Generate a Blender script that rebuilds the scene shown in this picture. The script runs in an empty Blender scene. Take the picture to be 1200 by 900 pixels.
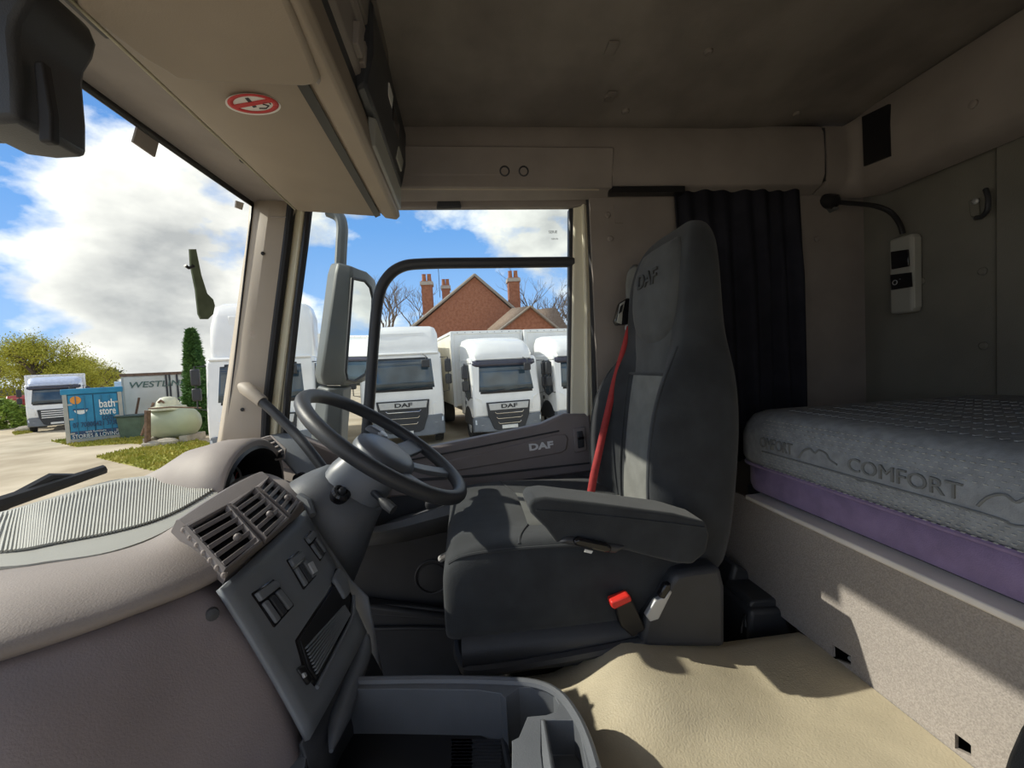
import bpy, math, random
from math import sin, cos, pi, radians, sqrt, atan2
from mathutils import Vector, Matrix, noise
random.seed(7)
SC = bpy.context.scene
COL = SC.collection
# ------------------------------------------------------------------ camera
FPX = 500.0                      # focal length in pixels of the 1200 wide frame
cam_d = bpy.data.cameras.new('camera'); cam = bpy.data.objects.new('camera', cam_d); COL.objects.link(cam)
cam_d.sensor_width = 36.0; cam_d.lens = 36.0 * FPX / 1200.0; cam_d.clip_start = 0.02; cam_d.clip_end = 2000
ROT = Matrix.Rotation(radians(-6.3), 3, 'Z') @ Matrix.Rotation(radians(90 - 2.6), 3, 'X') @ Matrix.Rotation(radians(-3.0), 3, 'Z')
cam.matrix_world = ROT.to_4x4()   # the camera is the origin of all measurements
SC.camera = cam
SC.view_settings.view_transform = 'Standard'; SC.view_settings.look = 'None'
SC.view_settings.gamma = 1.0; SC.view_settings.use_curve_mapping = False
SC.view_settings.exposure = 0.32
# ------------------------------------------------------------------ sun
SUN_DIR = Vector((-1.0, 0.20, 0.74)).normalized()
sd = bpy.data.lights.new('sun', 'SUN'); sd.energy = 3.5; sd.angle = radians(0.6); sd.color = (1.0, 0.93, 0.80)
so = bpy.data.objects.new('sun', sd); COL.objects.link(so)
so.rotation_euler = SUN_DIR.to_track_quat('Z', 'Y').to_euler(); so.location = SUN_DIR * 30
# ------------------------------------------------------------------ sky: blue gradient with cumulus
def make_world():
    w = bpy.data.worlds.new('sky'); SC.world = w; w.use_nodes = True
    nt = w.node_tree; nt.nodes.clear(); N = nt.nodes.new; L = nt.links.new
    tc = N('ShaderNodeTexCoord')
    sep = N('ShaderNodeSeparateXYZ'); L(tc.outputs['Generated'], sep.inputs[0])
    grad = N('ShaderNodeValToRGB'); L(sep.outputs['Z'], grad.inputs[0])
    e = grad.color_ramp.elements
    e[0].position = 0.0; e[0].color = (0.40, 0.60, 0.92, 1)
    e[1].position = 0.75; e[1].color = (0.05, 0.15, 0.44, 1)
    m = e.new(0.30); m.color = (0.155, 0.36, 0.76, 1)
    mp = N('ShaderNodeMapping'); mp.inputs['Scale'].default_value = (1, 1, 1.7); mp.inputs['Location'].default_value = SKY_OFF
    L(tc.outputs['Generated'], mp.inputs[0])
    nz = N('ShaderNodeTexNoise'); nz.inputs['Scale'].default_value = 2.9; nz.inputs['Detail'].default_value = 10; nz.inputs['Roughness'].default_value = 0.55
    L(mp.outputs[0], nz.inputs['Vector'])
    cov = N('ShaderNodeValToRGB'); L(nz.outputs['Fac'], cov.inputs[0])
    cov.color_ramp.elements[0].position = 0.43; cov.color_ramp.elements[1].position = 0.52
    mp2 = N('ShaderNodeMapping'); mp2.inputs['Scale'].default_value = (1, 1, 1.7)
    mp2.inputs['Location'].default_value = (SKY_OFF[0] - 0.03, SKY_OFF[1], SKY_OFF[2] + 0.09)
    L(tc.outputs['Generated'], mp2.inputs[0])
    n2 = N('ShaderNodeTexNoise'); n2.inputs['Scale'].default_value = 2.9; n2.inputs['Detail'].default_value = 10; n2.inputs['Roughness'].default_value = 0.55
    L(mp2.outputs[0], n2.inputs['Vector'])
    shade = N('ShaderNodeValToRGB'); L(n2.outputs['Fac'], shade.inputs[0])
    s = shade.color_ramp.elements
    s[0].position = 0.40; s[0].color = (1.10, 1.07, 1.0, 1); s[1].position = 0.67; s[1].color = (0.45, 0.455, 0.46, 1)
    mix = N('ShaderNodeMixRGB'); L(cov.outputs['Color'], mix.inputs[0]); L(grad.outputs[0], mix.inputs[1]); L(shade.outputs[0], mix.inputs[2])
    bg = N('ShaderNodeBackground'); L(mix.outputs[0], bg.inputs[0]); bg.inputs[1].default_value = 1.0
    out = N('ShaderNodeOutputWorld'); L(bg.outputs[0], out.inputs[0])
SKY_OFF = (-18.61, 14.37, 26.42)
make_world()
# ------------------------------------------------------------------ measuring: a picture point on a plane at its real distance
def ray(px, py): return ROT @ Vector(((px - 600) / FPX, (450 - py) / FPX, -1.0))
def q(px, py, Y): d = ray(px, py); return d * (Y / d.y)
def qx(px, py, X): d = ray(px, py); return d * (X / d.x)
def qz(px, py, Z): d = ray(px, py); return d * (Z / d.z)
GZ = -2.4                        # yard ground
# ------------------------------------------------------------------ materials
MATS = {}
def mat(name, col, rough=0.6, var=0.08, vscale=8.0, bump=0.0, bscale=200.0, metal=0.0, spec=0.5, kind='noise', col2=None, sheen=0.0, coat=0.0):
    if name in MATS: return MATS[name]
    m = bpy.data.materials.new(name); m.use_nodes = True; nt = m.node_tree; N = nt.nodes.new; L = nt.links.new
    b = nt.nodes['Principled BSDF']
    b.inputs['Roughness'].default_value = rough; b.inputs['Metallic'].default_value = metal
    b.inputs['Specular IOR Level'].default_value = spec
    b.inputs['Sheen Weight'].default_value = sheen; b.inputs['Coat Weight'].default_value = coat
    tc = N('ShaderNodeTexCoord')
    n = N('ShaderNodeTexNoise'); n.inputs['Scale'].default_value = vscale; n.inputs['Detail'].default_value = 5
    L(tc.outputs['Object'], n.inputs['Vector'])
    r = N('ShaderNodeValToRGB'); L(n.outputs['Fac'], r.inputs[0])
    c2 = col2 or tuple(min(1, c * (1 + var)) for c in col); c1 = tuple(c * (1 - var) for c in col) if not col2 else col
    r.color_ramp.elements[0].position = 0.35; r.color_ramp.elements[1].position = 0.65
    r.color_ramp.elements[0].color = (*c1, 1); r.color_ramp.elements[1].color = (*c2, 1)
    L(r.outputs[0], b.inputs['Base Color'])
    if bump > 0:
        bp = N('ShaderNodeBump'); bp.inputs['Strength'].default_value = bump; bp.inputs['Distance'].default_value = 0.002
        if kind == 'noise':
            t = N('ShaderNodeTexNoise'); t.inputs['Scale'].default_value = bscale; t.inputs['Detail'].default_value = 3; o = t.outputs['Fac']
        elif kind == 'voronoi':
            t = N('ShaderNodeTexVoronoi'); t.inputs['Scale'].default_value = bscale; o = t.outputs['Distance']
        else:
            t = N('ShaderNodeTexWave'); t.inputs['Scale'].default_value = bscale; t.inputs['Distortion'].default_value = 0.5; o = t.outputs['Fac']
        L(tc.outputs['Object'], t.inputs['Vector']); L(o, bp.inputs['Height']); L(bp.outputs[0], b.inputs['Normal'])
    MATS[name] = m; return m
def glass_mat(name, tint=(0.93, 0.96, 0.96), refl=0.05, rough=0.0):
    m = bpy.data.materials.new(name); m.use_nodes = True; nt = m.node_tree; nt.nodes.clear(); N = nt.nodes.new; L = nt.links.new
    tr = N('ShaderNodeBsdfTransparent'); tr.inputs[0].default_value = (*tint, 1)
    gl = N('ShaderNodeBsdfGlossy'); gl.inputs['Roughness'].default_value = rough
    lw = N('ShaderNodeFresnel'); lw.inputs['IOR'].default_value = 1.13
    mx = N('ShaderNodeMixShader'); L(lw.outputs[0], mx.inputs[0]); L(tr.outputs[0], mx.inputs[1]); L(gl.outputs[0], mx.inputs[2])
    o = N('ShaderNodeOutputMaterial'); L(mx.outputs[0], o.inputs[0]); MATS[name] = m; return m
headliner = mat('headliner felt', (0.24, 0.217, 0.197), 0.95, 0.18, 5, 0.35, 350, spec=0.1)
wallfelt = mat('wall felt', (0.215, 0.208, 0.182), 0.95, 0.10, 5, 0.35, 350, spec=0.1)
beige = mat('beige plastic', (0.36, 0.30, 0.235), 0.62, 0.05, 6, 0.12, 500)
pillar_m = mat('pillar plastic', (0.44, 0.38, 0.31), 0.6, 0.05, 6, 0.1, 500)
litcream = mat('lit cream paint', (0.86, 0.83, 0.68), 0.3, 0.04, 4)  # the cream made paler to paint the light on the door frame
ventm = mat('vent plastic', (0.20, 0.178, 0.172), 0.5, 0.06, 10, 0.15, 400)
cream = mat('cream paint', (0.62, 0.58, 0.43), 0.35, 0.05, 4)
headertrim = mat('header trim vinyl', (0.30, 0.268, 0.248), 0.8, 0.08, 8, 0.2, 300)
padm = mat('dash pad plastic', (0.34, 0.295, 0.27), 0.62, 0.06, 10, 0.25, 450)
mauve = mat('mauve grey plastic', (0.30, 0.255, 0.258), 0.6, 0.07, 10, 0.25, 450)
grillem = mat('grey green plastic', (0.42, 0.42, 0.38), 0.6, 0.05, 10, 0.1, 400)
panelm = mat('slate plastic', (0.21, 0.228, 0.252), 0.5, 0.06, 12, 0.15, 500)
consolem = mat('console plastic', (0.145, 0.155, 0.172), 0.45, 0.08, 12, 0.2, 500)
darkp = mat('charcoal plastic', (0.04, 0.043, 0.05), 0.45, 0.1, 12, 0.2, 500)
blackp = mat('black plastic', (0.012, 0.012, 0.014), 0.4, 0.1, 12)
rubber = mat('black rubber', (0.015, 0.015, 0.018), 0.6, 0.1, 12)
gloss = mat('glossy black', (0.012, 0.012, 0.015), 0.15, 0.1, 12)
doorm = mat('door mauve plastic', (0.25, 0.22, 0.22), 0.55, 0.06, 10, 0.2, 450)
seatf = mat('charcoal seat fabric', (0.040, 0.044, 0.049), 0.9, 0.15, 20, 0.5, 700, spec=0.2, sheen=0.15)
seatm = mat('lit grey headrest fabric', (0.088, 0.093, 0.096), 0.9, 0.12, 20, 0.4, 700, spec=0.2, sheen=0.15)  # grey fabric, lightened to carry window light on the headrest front
seatl = mat('grey seat insert', (0.21, 0.215, 0.205), 0.85, 0.10, 20, 0.4, 500, spec=0.2)
vinyl = mat('beige floor vinyl', (0.52, 0.455, 0.33), 0.5, 0.08, 14, 0.55, 320)
carpet = mat('grey carpet board', (0.36, 0.325, 0.30), 0.95, 0.16, 420, 0.5, 420, spec=0.1)
mattm = mat('grey mattress fabric', (0.285, 0.305, 0.33), 0.9, 0.12, 60, 0.3, 500, spec=0.15)
purple = mat('purple velour', (0.255, 0.19, 0.335), 0.9, 0.12, 30, 0.4, 500, spec=0.1, sheen=0.2)
stitchm = mat('pale stitch', (0.42, 0.43, 0.43), 0.9, 0.1, 30)
curtm = mat('dark curtain cloth', (0.030, 0.031, 0.042), 0.95, 0.15, 10, 0.5, 400, spec=0.1)
redm = mat('red webbing', (0.45, 0.045, 0.045), 0.7, 0.1, 60, 0.5, 400)
redp = mat('red plastic', (0.75, 0.04, 0.03), 0.35, 0.05, 20)
silver = mat('silver plastic', (0.55, 0.56, 0.57), 0.4, 0.05, 10, metal=0.3)
chrome = mat('chrome', (0.75, 0.76, 0.78), 0.12, 0.03, 10, metal=1.0)
whitep = mat('white plastic', (0.78, 0.78, 0.76), 0.5, 0.04, 8)
paperw = mat('white sticker', (0.85, 0.82, 0.78), 0.6, 0.03, 10)
stred = mat('sticker red', (0.62, 0.05, 0.05), 0.6, 0.04, 10)
greyp = mat('grey housing plastic', (0.12, 0.13, 0.132), 0.5, 0.08, 8, 0.15, 400)
lampm = mat('grey lamp plastic', (0.40, 0.40, 0.36), 0.5, 0.04, 8)
mirrorm = mat('mirror', (0.85, 0.87, 0.88), 0.01, 0.0, 5, metal=1.0)
windg = glass_mat('window glass', (0.94, 0.97, 0.96))
# ------------------------------------------------------------------ mesh building
class MB:
    def __init__(s): s.v = []; s.f = []
    def add(s, vs, fs):
        k = len(s.v); s.v += [Vector(p) for p in vs]; s.f += [tuple(i + k for i in f) for f in fs]; return s
    def hexa(s, p):               # 8 corners: bottom 0-3 and top 4-7 in the same order
        return s.add(p, [(3, 2, 1, 0), (4, 5, 6, 7), (0, 1, 5, 4), (1, 2, 6, 5), (2, 3, 7, 6), (3, 0, 4, 7)])
    def box(s, a, b):
        x0, y0, z0 = a; x1, y1, z1 = b
        return s.hexa([(x0, y0, z0), (x1, y0, z0), (x1, y1, z0), (x0, y1, z0), (x0, y0, z1), (x1, y0, z1), (x1, y1, z1), (x0, y1, z1)])
    def slab(s, pts, vec):        # polygon pushed along vec
        pts = [Vector(p) for p in pts]; vec = Vector(vec); n = len(pts)
        return s.add(pts + [p + vec for p in pts], [tuple(range(n)), tuple(range(2 * n - 1, n - 1, -1))] + [((i + 1) % n, i, n + i, n + (i + 1) % n) for i in range(n)])
    def loft(s, rows, closed=False, caps=False):
        n = len(rows[0]); vs = [p for r in rows for p in r]; fs = []
        for i in range(len(rows) - 1):
            for j in range(n if closed else n - 1):
                a = i * n + j; b = i * n + (j + 1) % n; fs.append((a, b, b + n, a + n))
        if caps: fs += [tuple(range(n - 1, -1, -1)), tuple((len(rows) - 1) * n + j for j in range(n))]
        return s.add(vs, fs)
    def tube(s, pts, r, seg=10, flat=1.0):
        pts = [Vector(p) for p in pts]; rs = r if isinstance(r, (list, tuple)) else [r] * len(pts); rows = []
        up = None
        for i, p in enumerate(pts):
            t = (pts[min(i + 1, len(pts) - 1)] - pts[max(i - 1, 0)]).normalized()
            if up is None: up = t.orthogonal().normalized()
            up = (up - t * up.dot(t)).normalized(); w = t.cross(up)
            rows.append([p + (up * cos(2 * pi * k / seg) + w * sin(2 * pi * k / seg) * flat) * rs[i] for k in range(seg)])
        return s.loft(rows, True, True)
    def lathe(s, c, axis, prof, seg=20):   # prof: (distance along axis, radius)
        c = Vector(c); ax = Vector(axis).normalized(); u = ax.orthogonal().normalized(); w = ax.cross(u)
        return s.loft([[c + ax * h + (u * cos(2 * pi * k / seg) + w * sin(2 * pi * k / seg)) * max(r, 1e-5) for k in range(seg)] for h, r in prof], True, True)
    def ball(s, c, r, seg=12, rings=7):
        c = Vector(c); r = r if isinstance(r, (tuple, list)) else (r, r, r)
        rows = []
        for i in range(rings + 1):
            a = -pi / 2 + pi * i / rings
            rows.append([c + Vector((r[0] * cos(a) * cos(2 * pi * k / seg), r[1] * cos(a) * sin(2 * pi * k / seg), r[2] * sin(a))) for k in range(seg)])
        return s.loft(rows, True)
    def torus(s, c, n, R, r, seg=48, sub=12):
        c = Vector(c); n = Vector(n).normalized(); u = n.orthogonal().normalized(); w = n.cross(u); rows = []
        for i in range(seg):
            a = 2 * pi * i / seg; d = u * cos(a) + w * sin(a)
            rows.append([c + d * (R + r * cos(2 * pi * k / sub)) + n * r * sin(2 * pi * k / sub) for k in range(sub)])
        rows.append(rows[0]); return s.loft(rows, True)
def props(o, label=None, cat=None, group=None, kind=None):
    for k, v in (('label', label), ('category', cat), ('group', group), ('kind', kind)):
        if v: o[k] = v
    return o
def mk(name, mb, m, parent=None, bevel=0.0, seg=2, sub=0, angle=35, label=None, cat=None, group=None, kind=None, org=None, solid=0.0):
    """link the collected shape as one mesh object; a child keeps its parent's origin"""
    root = parent
    while root is not None and root.parent is not None: root = root.parent
    if org is None:
        if root is not None: org = root.location.copy()
        else:
            lo = [min(v[i] for v in mb.v) for i in range(3)]; hi = [max(v[i] for v in mb.v) for i in range(3)]
            org = Vector(((lo[0] + hi[0]) / 2, (lo[1] + hi[1]) / 2, lo[2]))
    me = bpy.data.meshes.new(name); me.from_pydata([v - Vector(org) for v in mb.v], [], mb.f)
    import bmesh
    bm = bmesh.new(); bm.from_mesh(me); bmesh.ops.recalc_face_normals(bm, faces=bm.faces); bm.to_mesh(me); bm.free()
    me.materials.append(m)
    o = bpy.data.objects.new(name, me); COL.objects.link(o)
    if parent is not None: o.parent = parent
    else: o.location = org
    if solid: md = o.modifiers.new('solid', 'SOLIDIFY'); md.thickness = solid; md.offset = 0
    if bevel: md = o.modifiers.new('bevel', 'BEVEL'); md.width = bevel; md.segments = seg; md.limit_method = 'ANGLE'; md.angle_limit = radians(40)
    if sub: md = o.modifiers.new('subsurf', 'SUBSURF'); md.levels = sub; md.render_levels = sub
    for p in me.polygons: p.use_smooth = True
    if not sub: me.set_sharp_from_angle(angle=radians(angle))
    return props(o, label, cat, group, kind)
def thing(name, label, cat, loc, group=None, kind=None):
    o = bpy.data.objects.new(name, None); COL.objects.link(o); o.location = loc; o.empty_display_size = 0.05
    return props(o, label, cat, group, kind)
def copy_tree(o, parent=None):
    c = o.copy(); COL.objects.link(c)
    if parent is not None: c.parent = parent
    for ch in o.children: copy_tree(ch, c)
    return c
def cut(o, cutters):             # bake boolean holes into a mesh
    tmp = []
    for mb in cutters:
        c = mk('cutter', mb, blackp); md = o.modifiers.new('cut', 'BOOLEAN'); md.object = c; md.operation = 'DIFFERENCE'; md.solver = 'EXACT'; tmp.append(c)
    bpy.context.view_layer.update()
    me = bpy.data.meshes.new_from_object(o.evaluated_get(bpy.context.evaluated_depsgraph_get()))
    o.modifiers.clear(); o.data = me
    for p in me.polygons: p.use_smooth = True
    me.set_sharp_from_angle(angle=radians(35))
    for c in tmp: bpy.data.objects.remove(c)
def text(name, s, org, xd, yd, size, m, parent, ext=0.001, xs=1.0, bold=0.0, align='CENTER', shear=0.0, label=None, fit=None):
    cu = bpy.data.curves.new(name, 'FONT'); cu.body = s; cu.size = size; cu.extrude = ext; cu.offset = bold; cu.align_x = align; cu.align_y = 'CENTER'; cu.shear = shear
    cu.resolution_u = 3
    t = bpy.data.objects.new(name + '_tmp', cu); COL.objects.link(t)
    bpy.context.view_layer.update()
    me = bpy.data.meshes.new_from_object(t.evaluated_get(bpy.context.evaluated_depsgraph_get()))
    bpy.data.objects.remove(t)
    if fit: w0 = [v.co.x for v in me.vertices]; xs = fit / (max(w0) - min(w0))
    xd = Vector(xd).normalized(); yd = Vector(yd); yd = (yd - xd * yd.dot(xd)).normalized(); zd = xd.cross(yd)
    root = parent
    while root is not None and root.parent is not None: root = root.parent
    off = root.location if root is not None else Vector()
    M = Matrix((( xd.x * xs, yd.x, zd.x), (xd.y * xs, yd.y, zd.y), (xd.z * xs, yd.z, zd.z)))
    for v in me.vertices: v.co = M @ v.co + Vector(org) - off
    me.materials.clear(); me.materials.append(m)
    o = bpy.data.objects.new(name, me); COL.objects.link(o); o.parent = parent
    return props(o, label)
class Patch:                     # a four-cornered surface to build on: u along a-b, v along a-d, h off the surface
    def __init__(s, a, b, c, d, flip=False):
        s.a, s.b, s.c, s.d = map(Vector, (a, b, c, d)); s.n = ((s.b - s.a).cross(s.d - s.a)).normalized() * (-1 if flip else 1)
    def __call__(s, u, v, h=0.0):
        return (s.a * (1 - u) + s.b * u) * (1 - v) + (s.d * (1 - u) + s.c * u) * v + s.n * h
    def box(s, mb, u0, u1, v0, v1, h0, h1):
        return mb.hexa([s(u0, v0, h0), s(u1, v0, h0), s(u1, v1, h0), s(u0, v1, h0), s(u0, v0, h1), s(u1, v0, h1), s(u1, v1, h1), s(u0, v1, h1)])
def arc(c, r, a0, a1, n):        # 2-D helper
    return [(c[0] + r * cos(a0 + (a1 - a0) * i / n), c[1] + r * sin(a0 + (a1 - a0) * i / n)) for i in range(n + 1)]
def curve_pts(pts, n=6):         # Catmull-Rom through points
    pts = [Vector(p) for p in pts]; out = []
    for i in range(len(pts) - 1):
        p0 = pts[max(i - 1, 0)]; p1 = pts[i]; p2 = pts[i + 1]; p3 = pts[min(i + 2, len(pts) - 1)]
        for k in range(n):
            t = k / n
            out.append(0.5 * ((2 * p1) + (p2 - p0) * t + (2 * p0 - 5 * p1 + 4 * p2 - p3) * t * t + (3 * p1 - p0 - 3 * p2 + p3) * t ** 3))
    out.append(pts[-1]); return out
# ================================================================== CAB SHELL
D = 1.40                          # inner face of the driver's door
fl = mk('floor', MB().box((-1.0, -0.7, -1.03), (1.4, 1.42, -1.0)), rubber, kind='structure')
# engine tunnel with its vinyl cover
def tz(x, y):
    s = max(0, min(1, (x - 0.13) / 0.15)); s = s * s * (3 - 2 * s)
    far = -0.615 + 0.062 * s - 0.045 * max(0, min(1, (x - 0.30) / 0.2))
    t = max(0, min(1, (y - 0.585) / 0.085)); t = t * t * (3 - 2 * t)
    return -0.598 * (1 - t) + far * t
rows = []
for i in range(57):
    x = -0.35 + 1.028 * i / 56
    r = [Vector((x, y, tz(x, y))) for y in [-0.25 + 0.04 * k for k in range(27)]]
    e = tz(x, 0.80)
    r += [Vector((x, 0.815, e - 0.004)), Vector((x, 0.828, e - 0.014)), Vector((x, 0.836, e - 0.03)), Vector((x, 0.84, -1.0))]
    r = [Vector((x, -0.27, -1.0))] + r
    rows.append(r)
mk('floor_cover', MB().loft(rows), vinyl, kind='structure', angle=60)
# side wall behind the driver's door, back wall
wr = mk('wall_right', MB().box((0.43, 1.35, -1.0), (1.46, 1.40, 0.56)), headertrim, kind='structure')
for px, py in ((712, 252), (715, 280), (712, 451), (957, 280), (905, 300)):
    p = q(px, py, 1.35); mk('bolt', MB().lathe(p, (0, -1, 0), [(-.002, .010), (.003, .010), (.006, .006), (.006, 0)], 14), headertrim, wr)
mk('scuff_plate', MB().box(tuple(q(720, 262, 1.35) + Vector((0, -.003, 0))), tuple(q(729, 240, 1.35) + Vector((0, 0, 0)))), headertrim, wr)
wb = mk('wall_back', MB().box((1.40, -0.7, -1.0), (1.45, 1.36, 0.62)), wallfelt, kind='structure')
p = qx(1170, 330, 1.40)
mk('panel', MB().box((1.388, -0.68, -0.3), (1.40, p.y, 0.50)), wallfelt, wb, bevel=.006)
for px, py in ((1152, 318), (1080, 330), (1153, 405)):
    c = qx(px, py, 1.40); mk('bolt', MB().lathe(c, (-1, 0, 0), [(-.002, .011), (.003, .011), (.006, .007), (.006, 0)], 14), wallfelt, wb)
mk('wall_left', MB().box((0.45, -0.74, -1.0), (1.46, -0.68, 0.72)), wallfelt, kind='structure')
# headliner
rows = []
for i in range(21):
    x = -0.32 + 1.80 * i / 20; r = []
    for k in range(21):
        y = -0.72 + 2.08 * k / 20
        f = 1 - abs((y - 0.32) / 1.04) ** 2.4; g = 1 - abs((x - 0.55) / 0.93) ** 4
        r.append(Vector((x, y, 0.70 + 0.045 * max(0, min(1, (x - .9) / .4)) + 0.11 * max(0, f) * max(0, g))))
    rows.append(r)
ce = mk('ceiling', MB().loft(rows), headliner, kind='structure', angle=60, solid=0.01)
for px, py in ((733, 130), (933, 133), (712, 112), (830, 60)):
    z = 0.755; d = ray(px, py); c = d * (z / d.z)
    for _ in range(6):
        ok, loc, nrm, idx = ce.ray_cast(-ce.location, d)
        if ok: c = loc + ce.location
    mk('roof_button', MB().lathe(c, (0, 0, -1), [(-.006, .011), (.004, .011), (.007, .007), (.007, 0)], 14), headliner, ce)
for px, py in ((716, 55), (715, 112)):
    d = ray(px, py); ok, loc, nrm, idx = ce.ray_cast(-ce.location, d); c = loc + ce.location if ok else d
    mk('patch', MB().box(tuple(c + Vector((-.012, -.02, -.006))), tuple(c + Vector((.012, .02, .0)))), headliner, ce)
# trim along the top of the side wall, then along the back wall
def sweep(prof, f): return [[f(o, z) for o, z in prof] for f in f]
sp = [(1.37, .73), (1.305, .725), (1.292, .70), (1.288, .63), (1.290, .565), (1.305, .535), (1.36, .515), (1.37, .60)]
c1 = q(968, 180, 1.29).x
t1 = mk('trim_1', MB().loft([[Vector((x, y, z)) for y, z in sp] for x in (-.35, c1 - .003)], True, True), headertrim, kind='structure', bevel=.004)
corner = Vector((c1, 1.0, 0))
rows = []
for t in [i / 10 for i in range(11)]:
    a = t * pi / 2; r = []
    for y, z in sp:
        off = 1.36 - y                       # how far the trim stands off the wall
        rad = 0.10 + 0.0
        cx, cy = 1.36 - rad - 0.0, 1.36 - rad
        zz = z + 0.03 * t * (1 if z > .6 else -0.9)
        rr = rad - off
        r.append(Vector((cx + 0.02 + rr * sin(a), cy + rr * cos(a), zz)))
    rows.append(r)
start = [Vector((c1 + .004, y, z)) for y, z in sp]
end = [Vector((rows[-1][k].x, -0.68, rows[-1][k].z)) for k in range(len(sp))]
t2 = mk('trim_2', MB().loft([start] + rows + [end], True, True), headertrim, kind='structure', angle=50)
mk('joint_strip', MB().box((c1 - .003, 1.296, .545), (c1 + .004, 1.36, .715)), darkp, t1)
XT = end[3].x
pp = Patch(qx(1012, 137, XT), qx(1043, 122, XT), qx(1044, 183, XT), qx(1014, 195, XT))
mk('velcro_patch', pp.box(MB(), 0, 1, 0, 1, -.006, .006), blackp, t2)
mk('bolt', MB().lathe(qx(1141, 122, XT), (-1, 0, 0), [(-.004, .010), (.004, .010), (.006, 0)], 14), headertrim, t2)
ga, gb_ = q(716, 219, 1.300), q(802, 224, 1.300)
mk('gap_strip', MB().box((ga.x, 1.296, gb_.z - .004), (gb_.x, 1.33, ga.z)), blackp, t1)
# storage flap let into the header above the door
fp = Patch(q(470, 171, 1.287), q(719, 173, 1.287), q(717, 221, 1.300), q(470, 220, 1.300))
hf = mk('trim_3', fp.box(MB(), -.2, 1, 0, 1, -.006, .012), headertrim, kind='structure', bevel=.004)
mk('flap_edge', MB().tube([fp(-.2, 1.0, .010), fp(.94, 1.0, .010)], .0035, 8), pillar_m, hf)
mk('flap_top_edge', MB().tube([fp(-.2, .0, .010), fp(.995, .0, .010)], .0022, 8), headertrim, hf)
for u in (.475, .565):
    fs = 1 if fp.n.y < 0 else -1; c = fp(u, .60, .012 if fs > 0 else -.006); mk('hole_plug', MB().lathe(c, fp.n * fs, [(-.004, .0155), (.001, .0155), (.002, .012), (-.002, .010), (-.002, 0)], 18), darkp, hf)
# header beam over the windscreen and the A pillar
SH = 1.30
h0 = q(150, 43, SH); 
def windtop(y): s = max(0, 1 - ((y - 0.4) / 1.02) ** 2); return Vector((-0.603 - 0.055 * s, y, 0.522 + 0.02 * s))
def windbot(y): s = max(0, 1 - ((y - 0.4) / 1.02) ** 2); return Vector((-0.735 - 0.30 * s, y, -0.27 - 0.03 * s))
ys = [1.40 - 2.08 * i / 26 for i in range(27)]
wt = thing('window_1', None, None, (-0.75, 0.4, 0.0), kind='structure')
mk('glass_pane', MB().loft([[windtop(y).lerp(windbot(y), k / 8) + Vector((-.03 * sin(pi * k / 8) * max(0, 1 - ((y - .4) / 1.02) ** 2), 0, 0)) for k in range(9)] for y in ys]), windg, wt, angle=80)
mk('black_border', MB().loft([[windtop(y) + Vector((.004, 0, -.010)), windtop(y) + Vector((.006, 0, .012))] for y in ys]), blackp, wt, solid=.004)
mk('side_border', MB().loft([[windtop(1.39).lerp(windbot(1.39), k / 12) + Vector((.004, -.010, 0)), windtop(1.39).lerp(windbot(1.39), k / 12) + Vector((.006, .012, 0))] for k in range(13)]), blackp, wt, solid=.004)
shl = q(360, 247, SH)            # front edge of the overhead shelf
rows = []
for y in ys:
    a = windtop(y); b = Vector((shl.x - .01, y, shl.z + .035))
    rows.append([a + Vector((0, 0, .002)), a + Vector((.03, 0, .012)), a.lerp(b, .5) + Vector((0, 0, .012)), b, b + Vector((0.02, 0, .10)), a + Vector((-.02, 0, .12))])
hb = mk('trim_4', MB().loft(rows, True, True), headertrim, kind='structure', angle=50)
for px, py in ((213, 116), (285, 187)):
    c = q(px, py, 1.0); d = ray(px, py); ok, loc, n_, i_ = hb.ray_cast(-hb.location, d)
    if ok: mk('clip', MB().box(tuple(loc + hb.location - Vector((.006, .006, .006))), tuple(loc + hb.location + Vector((.006, .006, .004)))), blackp, hb)
d = ray(120, 28); ok, loc, n_, i_ = hb.ray_cast(-hb.location, d)
if ok:
    c = loc + hb.location; mk('slot', MB().box(tuple(c + Vector((-.012, -.10, -.008))), tuple(c + Vector((.012, .02, .004)))), blackp, hb, bevel=.003)
# A pillar: inner face, seal, cream door frame
YA = 1.37
top = [q(294, 226, YA), q(322, 232, YA), q(334, 232, YA)]; 
pa = MB().loft([[q(296, 222, 1.41), q(300, 236, 1.39), q(318, 236, YA), q(346, 236, 1.375), q(350, 236, 1.40)],
                [q(293, 268, 1.41), q(297, 270, 1.388), q(313, 272, YA), q(338, 272, 1.375), q(342, 272, 1.40)],
                [q(276, 390, 1.41), q(281, 390, 1.388), q(298, 390, YA), q(322, 390, 1.375), q(326, 390, 1.40)],
                [q(260, 500, 1.41), q(264, 500, 1.388), q(286, 500, YA), q(308, 500, 1.375), q(312, 500, 1.40)],
                [q(250, 560, 1.41), q(255, 560, 1.388), q(283, 560, YA), q(306, 560, 1.375), q(308, 560, 1.40)]])
ap = mk('trim_5', pa, pillar_m, kind='structure', angle=25, solid=.012)
mk('joint_line', MB().tube([q(299, 254, 1.383), q(318, 254.5, 1.366), q(341, 254.5, 1.371)], .0022, 6), headertrim, ap)
for px, py in ((308, 297), (284, 480)):
    mk('screw', MB().lathe(q(px, py, 1.362), (.2, -1, 0), [(-.008, .0055), (.001, .0055), (.002, 0)], 12), blackp, ap)
mk('seal', MB().tube([q(342, 236, 1.378), q(337, 280, 1.378), q(324, 380, 1.378), q(312, 480, 1.378), q(310, 530, 1.378)], .013, 10), rubber, ap)
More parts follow.
